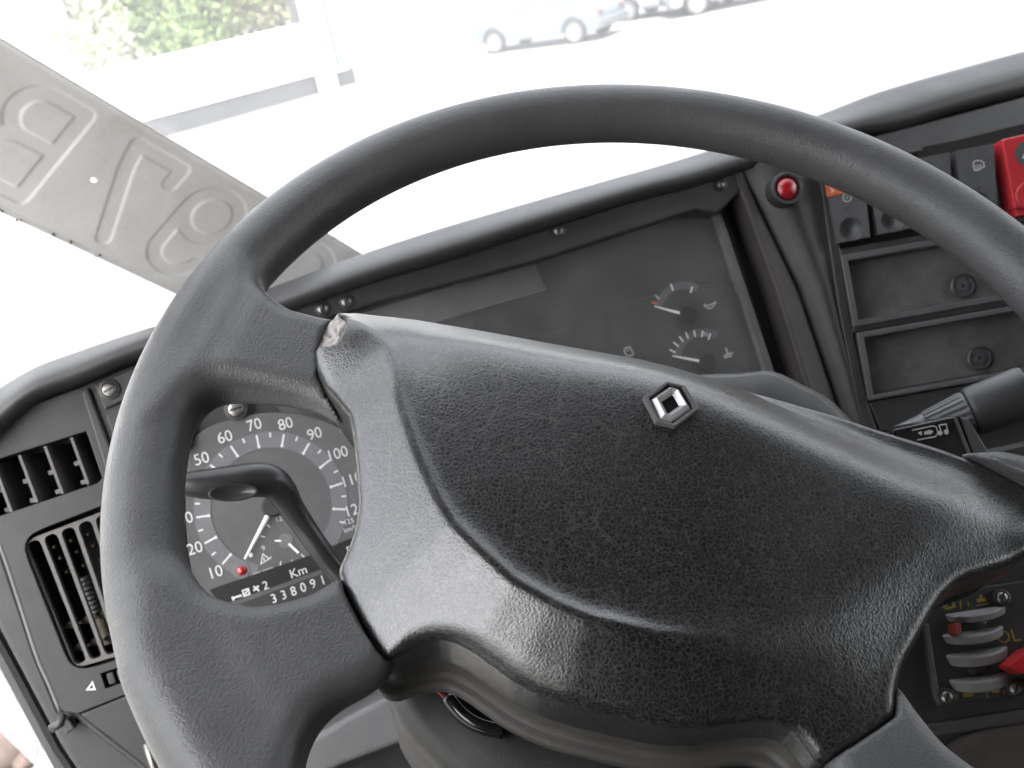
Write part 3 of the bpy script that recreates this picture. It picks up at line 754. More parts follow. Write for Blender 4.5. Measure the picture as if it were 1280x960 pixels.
# steering column cowl, below the hub ------------------------------------
def cowl():
    t = thing('column_cowl', WF.M @ Matrix.Translation((0, 0, -.26)), 'dark plastic cowl of the steering column under the wheel hub', 'column cowl')
    h0 = -.062
    P = spline(wp([(485, 868), (500, 905), (530, 938), (570, 975), (640, 1010), (760, 1040), (900, 1030), (1010, 960), (1090, 860), (1120, 700), (1090, 570), (1045, 508), (1003, 483), (965, 466), (925, 469), (820, 480), (660, 560), (540, 700), (495, 800)], h0), 3, True)
    c = np.mean(P, 0); m = len(P); V = []; Fc = []
    for k, (s, z) in enumerate(((.80, h0+.012), (.93, h0+.010), (.985, h0+.004), (1.0, h0-.004), (1.0, h0-.06), (.95, h0-.13), (.80, h0-.22))):
        V += [(c[0]+(x-c[0])*s, c[1]+(y-c[1])*s, z) for x, y in P]
    for k in range(6):
        for i in range(m): a, b = k*m+i, k*m+(i+1) % m; Fc.append((a, b, b+m, a+m))
    Fc.append(tuple(range(m))[::-1])
    Fc = [f[::-1] for f in Fc]
    mesh('cowl_shell', V, Fc, M['cowl'], t, WF.M, smooth=True)
    a = wp([(560, 872), (578, 893), (600, 907), (630, 914)], -.046)
    MB().tube(spline([(x, y, -.046) for x, y in a], 5), [.0035]*16, 8).build('lock_ring', M['glossblack'], t, WF.M, smooth=True)
    a = wp([(541, 858), (556, 872), (568, 886), (580, 896)], -.048)
    MB().tube(spline([(x, y, -.048) for x, y in a], 5), [.0008]*16, 6).build('seal', M['hubred'], t, WF.M, smooth=True)
cowl()

# ================================================================== DASHBOARD
DM = Matrix.Translation((.35, .75, 1.30))
dash = thing('dashboard', DM, 'dark grey truck dashboard with instruments, vents and switches behind the steering wheel', 'dashboard')
def screw(parent, fr, px, py, h, r=.0042, mat='steel', ang=.6, cross=False):
    x, y = fr.px(px, py, h); m = MB()
    m.lathe([(r*1.45, -.001), (r*1.45, .0012), (r*1.1, .0016), (r*1.05, .0004)], 20, x, y, cap=False)
    cup = m.build('screw', M['dark'], parent, fr.M @ Matrix.Translation((0, 0, h)))
    m = MB(); m.lathe([(r, -.001), (r*.97, .0012), (r*.6, .0020), (.0002, .0022)], 18, x, y)
    m.build('screw_head', M[mat], cup, fr.M @ Matrix.Translation((0, 0, h)), smooth=False)
    m = MB(); c, s = math.cos(ang), math.sin(ang)
    def bar(c, s): m.prism([(x+c*r*.8-s*r*.12, y+s*r*.8+c*r*.12), (x-c*r*.8-s*r*.12, y-s*r*.8+c*r*.12), (x-c*r*.8+s*r*.12, y-s*r*.8-c*r*.12), (x+c*r*.8+s*r*.12, y+s*r*.8-c*r*.12)], .0018, .0023)
    bar(c, s)
    if cross: bar(-s, c)
    m.build('screw_slot', M['black'], cup, fr.M @ Matrix.Translation((0, 0, h)))

# padded roll along the top
def top_pad():
    St = [((-70, 528), (-60, 600)), ((0, 484), (0, 540)), ((46, 458), (46, 500)), ((92, 441), (105, 478)), ((150, 421), (170, 450)), ((250, 390), (270, 418)), ((340, 359), (355, 392)), ((440, 322), (460, 355)), ((533, 291), (560, 326)), ((610, 268), (640, 300)), ((686, 246), (710, 277)), ((760, 225), (785, 254)), ((838, 203), (868, 233)), ((930, 174), (960, 204)), ((1020, 145), (1060, 172)), ((1099, 115), (1115, 165)), ((1192, 88), (1200, 140)), ((1280, 64), (1285, 118)), ((1400, 30), (1400, 78)), ((1560, -20), (1560, 24))]
    A = spline([s[0] for s in St], 4); Bq = spline([s[1] for s in St], 4); rows = []
    for (ax, ay), (bx, by) in zip(A, Bq):
        lo = PC.p3(bx, by, .010); tp = PC.p3(ax, ay, -.012); e = tp-lo; L = e.length
        n_ = 11; row = [lo+Vector((0, 0, -.012)), lo+Vector((0, .0005, -.001))]
        for i in range(n_+1):
            s = i/n_; row.append(lo+e*s+Vector((0, 0, .018*math.sin(math.pi*s**.8)*(.7+.3*(1-s)))))
        t = row[-1]; fw = PC.M.to_3x3().inverted() @ Vector((0, 1, 0)); dn = PC.M.to_3x3().inverted() @ Vector((0, 0, -1))
        row += [t+fw*.010+dn*.006, t+fw*.026+dn*.018, t+fw*.05+dn*.045, t+fw*.055+dn*.25]
        rows.append(row)
    m = len(rows[0]); V = [v for r_ in rows for v in r_]; Fc = []
    for i in range(len(rows)-1):
        for j in range(m-1): Fc.append((i*m+j, (i+1)*m+j, (i+1)*m+j+1, i*m+j+1))
    mesh('top_pad', V, Fc, M['dashpad'], dash, PC.M, smooth=True)
top_pad()

H1 = PC
# fascia to the left of the cluster with its two vents ----------------------
def rrect(P, k=.25, n=5):                          # rounded corners on a quad in 2-D
    P = [Vector(p) for p in P]; out = []; m = len(P)
    for i in range(m):
        a, b, c = P[i-1], P[i], P[(i+1) % m]; r_ = k*min((a-b).length, (c-b).length)
        p0 = b+(a-b).normalized()*r_; p1 = b+(c-b).normalized()*r_
        for j in range(n+1):
            t = j/n; q = p0*(1-t)**2+b*2*t*(1-t)+p1*t*t; out.append((q.x, q.y))
    return out
def lerp2(a, b, t): return (a[0]+(b[0]-a[0])*t, a[1]+(b[1]-a[1])*t)
UV_ = [(-22, 580), (108, 539), (128, 598), (122, 604), (-12, 649)]
LVQ = [(24, 672), (196, 606), (250, 794), (91, 842)]
THQ = [(126, 842), (178, 825), (184, 843), (132, 861)]
def fascia():
    out = PC.pts([(-70, 600), (0, 543), (14, 524), (46, 505), (105, 483), (117, 477), (160, 460), (205, 442), (214, 500), (222, 600), (226, 690), (240, 752), (275, 790), (312, 822), (157, 868), (97, 892), (75, 888), (47, 821), (0, 680), (-70, 660)], 0)
    holes = [PC.pts(UV_), rrect(PC.pts(LVQ), .16), PC.pts(THQ)]
    MB().holes([out]+holes, -.02, 0).build('fascia', M['fascia'], dash, PC.M, bevel=.0012)
    # side of the dash turning away to the door
    L = [(0, 680), (47, 821), (75, 888), (97, 893), (176, 953), (210, 985), (120, 1000), (75, 930), (14, 815), (-70, 650), (-70, 560)]
    MB().prism(PC.pts(L, -.018), -.08, -.018).build('end_panel', M['dash'], dash, PC.M, bevel=.003)
    MB().tube(spline([PC.p3(x, y, -.001) for x, y in [(-60, 520), (0, 679), (24, 750), (47, 821), (62, 855), (76, 890)]], 4), [.0016]*21, 8).build('edge_bead', M['ventbar'], dash, PC.M, smooth=True)
    # lower cover under the seam
    L = [(99, 893), (158, 868.5), (312, 824), (350, 1010), (230, 1000), (176, 953)]
    MB().prism(PC.pts(L, -.003), -.03, -.003).build('lower_cover', M['fascia'], dash, PC.M, bevel=.002)
    MB().tube(spline([PC.p3(x, y, -.014) for x, y in [(70, 870), (84, 884), (99, 893), (140, 926), (178, 955), (215, 990)]], 4), [.0032]*21, 8).build('door_seal', M['dark'], dash, PC.M, smooth=True)
    # clip
    m = MB(); a = PC.p3(64, 911, -.006); b = PC.p3(74, 905, -.004); c = PC.p3(80, 893, -.004)
    m.tube([a, b, c], [.003, .003, .002], 10); m.build('clip', M['dash'], dash, PC.M, smooth=True)
    m = MB(); m.prism(PC.pts([(75, 903), (84, 900), (92, 913), (81, 920)], 0), -.018, -.004); m.build('clip', M['dark'], dash, PC.M, bevel=.001)
    m = MB(); m.tube(spline([PC.p3(183, 930, .004), PC.p3(188, 945, .010), PC.p3(196, 968, .010), PC.p3(204, 990, .004)], 5), [.0026]*16, 12); m.build('latch', M['steel'], dash, PC.M, smooth=True)
    # triangle mark by the thumb wheel
    tr = PC.pts([(109, 862), (115.5, 853), (118.5, 861.5)], .0004)
    m = MB().ribbon(tr, .0011, .0005, True); m.build('arrow_mark', M['white'], dash, PC.M)
    # panel bead between vent and cluster
    m = MB(); m.prism(PC.pts([(101, 488), (110, 484), (143, 572), (150, 610), (136, 600)], .003), -.01, .004); m.build('trim_rib', M['fascia'], dash, PC.M, bevel=.0015)
    m = MB(); m.prism(PC.pts([(117, 480), (215, 440), (224, 468), (131, 512)], .003), -.01, .003); m.build('screw_plate', M['dash'], dash, PC.M, bevel=.001)
    screw(dash, PC, 137, 487, .003, .0048, ang=.2)
    m = MB(); m.prism(PC.pts([(132, 519), (225, 476), (240, 560), (160, 600)], .003), -.01, .002); m.build('blank_plate', M['dash'], dash, PC.M, bevel=.001)
fascia()
def vents():
    # upper demister vent
    v = MB(); q = PC.pts([(-26, 576), (112, 532), (134, 602), (-12, 655)], -.002)
    for i in range(4):
        a, b = q[i], q[(i+1) % 4]; v.add([(a[0], a[1], -.004), (b[0], b[1], -.004), (b[0], b[1], -.05), (a[0], a[1], -.05)], [(0, 1, 2, 3)])
    v.add([(x, y, -.05) for x, y in q], [(0, 1, 2, 3)])
    vo = v.build('air_vent', M['dash'], dash, PC.M); tag(vo, 'shallow upper air vent with four upright vanes')
    for (x0, y0, x1, y1) in ((24, 569, 46, 628), (56, 558, 78, 617), (89, 547, 110, 605), (-8, 580, 14, 640)):
        a = PC.px(x0, y0, -.001); b = PC.px(x1, y1, -.001); w = .0009
        m = MB().add([(a[0]-w, a[1], -.001), (a[0]+w, a[1], -.001), (b[0]+w, b[1], -.001), (b[0]-w, b[1], -.001)]+[(a[0]-w+.008, a[1], -.045), (a[0]+w+.008, a[1], -.045), (b[0]+w+.008, b[1], -.045), (b[0]-w+.008, b[1], -.045)], [(0, 1, 2, 3)[::-1], (0, 4, 5, 1), (1, 5, 6, 2), (2, 6, 7, 3), (3, 7, 4, 0)])
        m.build('vane', M['ventbar'], vo, PC.M)
        for t in (.52, .93):
            p = lerp2(a, b, t); MB().box(p[0]-.0055, p[0]-w, p[1]-.0013, p[1]+.0017, -.020, -.010).build('vane_pin', M['ventbar'], vo, PC.M)
    # lower face vent
    q = rrect(PC.pts(LVQ), .16); v = MB(); n = len(q)
    v.add([(x, y, -.004) for x, y in q]+[(x, y, -.06) for x, y in q], [(i, (i+1) % n, (i+1) % n+n, i+n) for i in range(n)]+[tuple(range(n, 2*n))])
    vo = v.build('air_vent', M['black'], dash, PC.M); tag(vo, 'tall face vent with slotted grille and toothed thumb wheel inside')
    fo = [(28, 677), (200, 612), (246, 790), (93, 836)]; loops = [rrect(PC.pts(fo, -.004), .10)]
    tl, tr, br, bl = fo; N_ = 8; ins = []
    for k in range(N_):
        u0 = (k+.13)/N_; u1 = (k+.90)/N_
        Q = [lerp2(lerp2(tl, tr, u0), lerp2(bl, br, u0), .022), lerp2(lerp2(tl, tr, u1), lerp2(bl, br, u1), .022), lerp2(lerp2(tl, tr, u1), lerp2(bl, br, u1), .975), lerp2(lerp2(tl, tr, u0), lerp2(bl, br, u0), .975)]
        loops.append(rrect(PC.pts(Q, -.004), .48, 4))
        ins.append(Q)
    MB().holes(loops, -.011, -.004).build('grille', M['ventbar'], vo, PC.M, bevel=.0005)
    for k, Q in enumerate(ins):
        for t in (.70, .88):
            a = lerp2(Q[0], Q[3], t); b = lerp2(Q[1], Q[2], t-.03)
            p0 = PC.p3(a[0]+2, a[1], -.016); p1 = PC.p3(b[0]-1, b[1], -.012)
            m = MB(); m.add([p0, p1, p1+Vector((0, -.006, -.004)), p0+Vector((0, -.001, -.002))], [(0, 3, 2, 1)]); m.add([p0+Vector((0, .0006, -.001)), p1+Vector((0, .0006, -.001)), p1+Vector((0, -.002, -.03)), p0+Vector((0, -.002, -.03))], [(0, 1, 2, 3)])
            m.build('fin', M['ventbar'], vo, PC.M)
        if k in (1, 2, 3):
            for j, t in enumerate((.08, .17, .28)):
                c = lerp2(Q[0], Q[3], t); p = PC.p3(c[0]+9+j*2, c[1], -.020)
                MB().lathe([(.0013, -.008), (.0013, 0), (.0007, .001)], 8, p.x, p.y).build('link_pin', M['brass'], vo, PC.M @ Matrix.Translation((0, 0, -.020)))
    c0 = PC.p3(104, 724, -.016); c1 = PC.p3(118, 765, -.016)
    for j in range(8):
        p = c0.lerp(c1, j/7.0); d = (c1-c0).normalized(); w = Vector((d.y, -d.x, 0)) if d.y < 0 else Vector((-d.y, d.x, 0)); w = -w if w.x < 0 else w
        a = p-w*.0035; b = p+w*.0035; e = d*.0011
        MB().add([a-e, b-e, b+e, a+e]+[v-Vector((0, 0, .008)) for v in (a-e, b-e, b+e, a+e)], [(0, 1, 2, 3), (0, 4, 5, 1), (1, 5, 6, 2), (2, 6, 7, 3), (3, 7, 4, 0)]).build('wheel_tooth', M['lowgrey'], vo, PC.M)
    p = PC.p3(128, 785, -.018); MB().box(p.x-.003, p.x+.003, p.y-.012, p.y+.010, -.03, -.018).build('spring_clip', M['brass'], vo, PC.M @ Matrix.Rotation(0, 4, 'Z'))
    # thumb wheel
    q = PC.pts(THQ, -.001); w = MB(); n = 4
    w.add([(x, y, -.002) for x, y in q]+[(x, y, -.02) for x, y in q], [(i, (i+1) % 4, (i+1) % 4+4, i+4) for i in range(4)]+[(4, 5, 6, 7)])
    tw = w.build('thumb_wheel', M['black'], dash, PC.M)
    for k in range(4):
        a = lerp2(THQ[0], THQ[1], .10+.24*k); b = lerp2(THQ[3], THQ[2], .10+.24*k); c = lerp2(THQ[3], THQ[2], .28+.24*k); d = lerp2(THQ[0], THQ[1], .28+.24*k)
        MB().prism(PC.pts([lerp2(a, b, .12), lerp2(a, b, .88), lerp2(d, c, .88), lerp2(d, c, .12)], -.001), -.015, -.001).build('wheel_rib', M['dash'], tw, PC.M, bevel=.0012)
vents()

# instrument cluster --------------------------------------------------------
def cluster():
    # strip under the pad, carrying screws
    L = [(215, 437), (355, 386), (460, 352), (640, 298), (785, 252), (868, 230), (930, 205), (935, 232), (897, 267), (868, 262), (665, 328), (467, 379), (300, 432), (232, 470)]
    MB().prism(PC.pts(L, .006), -.02, .006).build('hood_strip', M['dash'], dash, PC.M, bevel=.002)
    for (x, y) in ((698, 289), (901, 231), (403, 386), (433, 377)): screw(dash, PC, x, y, .006, .0036, ang=.9)
    # back of the cluster: the smoked mask
    L = [(225, 440), (900, 240), (968, 464), (1000, 560), (760, 640), (300, 800), (262, 700)]
    MB().prism(PC.pts(L, -.012), -.03, -.012).build('instrument_mask', M['cluster'], dash, PC.M)
    # step: raised gauge panel with a rounded corner
    P = [(560, 452), (760, 388), (812, 371), (850, 359), (880, 352), (905, 353), (922, 366), (934, 390), (962, 470), (985, 545), (900, 575), (520, 690), (500, 560)]
    MB().prism(PC.pts(P, -.010), -.014, -.0095).build('gauge_panel', M['dial'] if False else M['cluster'], dash, PC.M, bevel=.0015, seg=3)
    # display window
    q = [(405, 405), (668, 325), (682, 361), (430, 440)]
    MB().prism(PC.pts(q, -.0105), -.014, -.0105).build('display_window', M['dial'], dash, PC.M, bevel=.001)
    q2 = [(468, 389), (664, 329), (682, 362), (500, 414)]
    m = MB().ribbon(PC.pts(q2, -.010), .0007, -.0100, True); m.build('display_outline', M['dialring'], dash, PC.M)
    # right edge of the cluster and the rib beside it
    m = MB(); m.prism(PC.pts([(893, 262), (900, 262), (967, 462), (985, 520), (978, 524), (957, 464)], -.004), -.02, -.003); m.build('lens_frame', M['dial'], dash, PC.M, bevel=.001)
    m = MB(); m.prism(PC.pts([(890, 230), (940, 190), (1010, 360), (1090, 470), (1110, 560), (985, 560)], -.02), -.03, -.02); m.build('side_channel', M['black'], dash, PC.M)
    m = MB(); m.prism(PC.pts([(917, 212), (927, 211), (952, 266), (998, 362), (1035, 470), (1052, 520), (1030, 532), (1006, 474), (972, 362)], .008), -.02, .008); m.build('trim_rib', M['rib'], dash, PC.M, bevel=.0025)
    L = [(300, 450), (467, 381), (665, 330), (868, 264), (894, 266), (962, 466), (985, 540), (800, 620), (500, 700)]
    MB().prism(PC.pts(L, -.003), -.0045, -.003).build('lens', M['lens'], dash, PC.M)
    # needle gauges
    def gauge(cx, cy, r0, r1, a0, a1, tip, ticks, nm, lb):
        x, y = PC.px(cx, cy, -.009); k = .70/F*1.12
        hub = MB(); hub.lathe([(11.5*k, -.0095), (11.5*k, -.006), (10*k, -.005)], 24, x, y); g = hub.build(nm, M['black'], dash, PC.M); tag(g, lb)
        ring = lambda px, py: (math.hypot(PC.px(px, py, -.009)[0]-x, PC.px(px, py, -.009)[1]-y), math.atan2(PC.px(px, py, -.009)[1]-y, PC.px(px, py, -.009)[0]-x))
        ra = ring(*r0)[0]; rb = ring(*r1)[0]; A0 = ring(*a0)[1]; A1 = ring(*a1)[1]
        if A0 < A1: A0 += 2*math.pi
        b = MB(); n = 20; V = []
        for i in range(n+1):
            t = A1+(A0-A1)*i/n; V += [(x+ra*math.cos(t), y+ra*math.sin(t), -.0091), (x+rb*math.cos(t), y+rb*math.sin(t), -.0091)]
        b.add(V, [(2*i, 2*i+1, 2*i+3, 2*i+2) for i in range(n)]); b.build('scale_band', M['dial'], g, PC.M)
        for (ax, ay, bx, by, mt, w) in ticks:
            MB().ribbon([PC.px(ax, ay, -.0088), PC.px(bx, by, -.0088)], w*k, -.0088).build('scale_mark', M[mt], g, PC.M)
        tx, ty = PC.px(*tip, -.006); d = Vector((tx-x, ty-y)).normalized(); n2 = Vector((-d.y, d.x)); s = Vector((x, y))+d*11*k
        MB().add([(s.x+n2.x*1.8*k, s.y+n2.y*1.8*k, -.006), (s.x-n2.x*1.8*k, s.y-n2.y*1.8*k, -.006), (tx-n2.x*.7*k, ty-n2.y*.7*k, -.006), (tx+n2.x*.7*k, ty+n2.y*.7*k, -.006)]+[(s.x, s.y, -.0075), (tx, ty, -.0068)], [(0, 1, 2, 3)[::-1], (0, 3, 5, 4), (1, 4, 5, 2)]).build('needle', M['needle'], g, PC.M)
        return g
    Z = lambda x, y: (780+x/6.4, 330+y/6.4)
    tk = [(*Z(375, 160), *Z(393, 212), 'white', 2.2), (*Z(547, 180), *Z(532, 230), 'white', 2.6), (*Z(248, 248), *Z(285, 280), 'dimprint', 2), (*Z(222, 303), *Z(265, 322), 'orange', 3)]
    g1 = gauge(*Z(500, 415), Z(415, 150), Z(430, 210), Z(215, 340), Z(585, 215), Z(246, 338), tk, 'oil_gauge', 'upper small gauge with an orange mark and an oil can symbol')
    tk = [(*Z(a, b), *Z(c, d), 'white', 2.2) for a, b, c, d in ((365, 685, 412, 708), (395, 625, 436, 660), (442, 578, 474, 622), (495, 548, 515, 598), (560, 530, 570, 582), (630, 535, 622, 584), (692, 555, 676, 605))]
    tk += [(*Z(a, 540+i*4), *Z(a-4, 575+i*3), 'dimprint', .8) for i, a in enumerate((642, 652, 662, 672))]
    g2 = gauge(*Z(655, 790), Z(580, 525), Z(585, 585), Z(360, 720), Z(735, 590), Z(388, 735), tk, 'coolant_gauge', 'lower small gauge with a thermometer symbol')
    def icon(parent, nm, lines, Zf, w=.9, mat='dimprint', h=-.0088):
        m = MB()
        for l, cl in lines: m.ribbon(PC.pts([Zf(*p) for p in l], h), w*.00056, h, cl)
        return m.build(nm, M[mat], parent, PC.M)
    icon(g1, 'oil_symbol', [([(645, 328), (662, 338), (672, 358), (705, 348), (738, 303)], False), ([(662, 336), (700, 322), (735, 302)], False), ([(648, 345), (641, 330), (655, 322)], False)], Z, 2.0)
    icon(g2, 'thermometer_symbol', [([(815, 670), (828, 720)], False), ([(795, 740), (830, 722), (872, 708)], False), ([(805, 752), (865, 730)], False)], Z, 2.6)
    icon(dash, 'fuel_symbol', [([(0, 690), (10, 672), (45, 664), (62, 690), (75, 720), (62, 732), (20, 735)], True), ([(20, 690), (40, 686)], False)], Z, 2.2)
cluster()

# tachograph with the speed scale -------------------------------------------
def tachograph():
    CX, CY = 340, 633; hh = -.004
    P = spline([(236, 700), (231, 640), (234, 575), (243, 548), (262, 533), (300, 521), (345, 515), (400, 524), (448, 552), (485, 610), (490, 700), (470, 790), (300, 790), (250, 755)], 4, True)
    fo = MB().prism(PC.pts(P, hh), -.02, hh).build('tachograph', M['dial'], dash, PC.M, bevel=.002); tag(fo, 'round tachograph dial with white speed figures behind the left wheel opening')
    sur = [(200, 560), (226, 500), (250, 498), (440, 450), (520, 560), (520, 800), (300, 850), (240, 800)]
    MB().prism(PC.pts(sur, -.010), -.03, -.010).build('dial_surround', M['fascia'], dash, PC.M)
    screw(dash, PC, 295, 511, -.002, .0055, ang=.0)
    x0, y0 = PC.px(CX, CY, hh); h = hh+.0004
    MB().ring(x0, y0, .0415, .0530, hh, h, 72, R(-60), R(240)).build('scale_ring', M['dialring'], fo, PC.M)
    ang = lambda v: R(63.5-(v-80)*2.12)
    h2 = h+.0002
    for v in range(10, 126, 5):
        a = ang(v); c, s = math.cos(a), math.sin(a)
        if v % 10 == 0:
            m = MB().ribbon([(x0+c*.0425, y0+s*.0425), (x0+c*.0515, y0+s*.0515)], .0013, h2); m.disc(x0+c*.0432, y0+s*.0432, .0011, h2-.0001, h2+.0001, 10)
        else: m = MB().ribbon([(x0+c*.0488, y0+s*.0488), (x0+c*.0522, y0+s*.0522)], .0011, h2)
        m.build('scale_mark', M['white'], fo, PC.M)
        if v % 10 == 0:
            rr = .0588 if v < 100 else .0582
            text('numeral', str(v), .0112, M['white'], fo, PC, x0+c*rr, y0+s*rr, h2, rot=R(-1), sx=.95)
    text('unit_text', '125', .0052, M['white'], fo, PC, *PC.px(436, 652, h2), h2); text('unit_text', 'km/h', .0048, M['white'], fo, PC, *PC.px(438, 661, h2), h2)
    # speed needle
    a = Vector(PC.px(338, 638, hh+.005)); b = Vector(PC.px(306, 699, hh+.005)); d = (b-a).normalized(); n_ = Vector((-d.y, d.x))
    V = [(a.x+n_.x*.0018, a.y+n_.y*.0018, hh+.004), (a.x-n_.x*.0018, a.y-n_.y*.0018, hh+.004), (b.x-n_.x*.0007, b.y-n_.y*.0007, hh+.004), (b.x+n_.x*.0007, b.y+n_.y*.0007, hh+.004), (a.x, a.y, hh+.005), (b.x, b.y, hh+.0045)]
    MB().add(V, [(0, 4, 5, 3), (4, 1, 2, 5), (0, 1, 4), (3, 5, 2), (0, 3, 2, 1)]).build('needle', M['needle'], fo, PC.M)
    MB().lathe([(.0075, hh), (.0075, hh+.004), (.006, hh+.006)], 24, x0, y0).build('needle_hub', M['dark'], fo, PC.M)
    # clock
    cx, cy = PC.px(357, 676, h); MB().disc(cx, cy, .0052, hh, h2, 20).build('clock_hub', M['dialring'], fo, PC.M)
    for k in range(12):
        t = R(90-30*k); c, s = math.cos(t), math.sin(t)
        if k in (0, 9, 6, 3): text('clock_numeral', {0: '12', 9: '9', 6: '6', 3: '3'}[k], .0050, M['white'], fo, PC, cx+c*.0160, cy+s*.0160, h2)
        else: MB().ribbon([(cx+c*.0145, cy+s*.0145), (cx+c*.0175, cy+s*.0175)], .0008, h2).build('clock_mark', M['white'], fo, PC.M)
    for a_, L_, w_ in ((R(-62), .0125, .0016), (R(160), .0075, .0011)):
        MB().ribbon([(cx+math.cos(a_)*.003, cy+math.sin(a_)*.003), (cx+math.cos(a_)*L_, cy+math.sin(a_)*L_)], w_, h2+.0006).build('clock_hand', M['needle'], fo, PC.M)
    m = MB().ribbon(PC.pts([(326, 705), (328.5, 692.5), (336.5, 698.5)], h2), .0008, h2, True); m.ribbon(PC.pts([(329.5, 697), (330.3, 701)], h2), .0008, h2); m.build('warning_symbol', M['white'], fo, PC.M)
    lx, ly = PC.px(302, 713, h); w = MB().lathe([(.0062, hh-.001), (.0062, hh+.0004), (.0058, hh+.0008)], 22, lx, ly).build('warning_lamp', M['dialring'], fo, PC.M)
    MB().lathe([(.0036, hh), (.0034, hh+.0016), (.0018, hh+.0026), (.0002, hh+.0028)], 18, lx, ly).build('warning_lens', M['redlens'], fo, PC.M, smooth=True)
    px_, py_ = PC.px(314, 694, h); MB().lathe([(.0016, hh), (.0012, hh+.0012), (.0002, hh+.0014)], 12, px_, py_).build('warning_lens', M['needle'], fo, PC.M)
    m = MB(); q0, q1 = PC.px(317, 718, h2), PC.px(342, 709.5, h2)          # a line of print too small to read
    for k in range(11):
        if k == 4: continue
        a, b = lerp2(q0, q1, k/11), lerp2(q0, q1, (k+.62)/11); m.ribbon([a, b], .0016, h2)
    m.build('small_print', M['dimprint'], fo, PC.M)
    # bottom strip with Km and the counter
    B = [(258, 742), (445, 664), (480, 700), (470, 770), (285, 790)]
    MB().prism(PC.pts([(262, 737), (385, 695), (450, 668), (456, 689), (400, 712), (275, 757)], h2), hh, h2+.0002).build('counter_strip', M['black'], fo, PC.M)
    text('counter_text', 'Km', .0088, M['white'], fo, PC, *PC.px(373, 715, h2), h2+.0006)
    text('counter_text', '2', .0082, M['white'], fo, PC, *PC.px(332, 732, h2), h2+.0006)
    z = lambda x, y: (280+x/7.111, 640+y/7.108)
    def ic(L, nm, w=.0011):
        m = MB()
        for l, c in L: m.ribbon(PC.pts([z(*p) for p in l], h2+.0006), w, h2+.0006, c)
        m.build(nm, M['white'], fo, PC.M)
    ic([([(72, 752), (88, 785)], False), ([(82, 765), (148, 742), (150, 755)], False)], 'rest_symbol', .0013)
    ic([([(165, 700), (215, 682), (228, 730), (178, 748)], True), ([(175, 740), (220, 690)], False)], 'duty_symbol', .0011)
    ic([([(262, 700), (308, 655)], False)], 'hammer_symbol', .0013); ic([([(262, 660), (312, 700)], False)], 'hammer_symbol', .0013)
    C_ = [(277, 760), (400, 714), (470, 690), (500, 730), (300, 800)]
    MB().prism(PC.pts([(279, 762), (404, 716), (430, 706), (440, 735), (300, 790)], hh), -.02, hh+.0003).build('counter_drum', M['dark'], fo, PC.M)
    for i, ch in enumerate('338091'):
        text('drum_digit', ch, .0092, M['white'], fo, PC, *PC.px(342.5+i*12.2, 748.5-i*4.6, h2), h2+.0004, sx=.9)
    MB().prism(PC.pts([(425, 693), (452, 681), (460, 700), (432, 712)], h2), hh, h2+.0006).build('counter_strip', M['black'], fo, PC.M)
    text('counter_text', '5', .0075, M['white'], fo, PC, *PC.px(436, 688, h2), h2+.001)
tachograph()

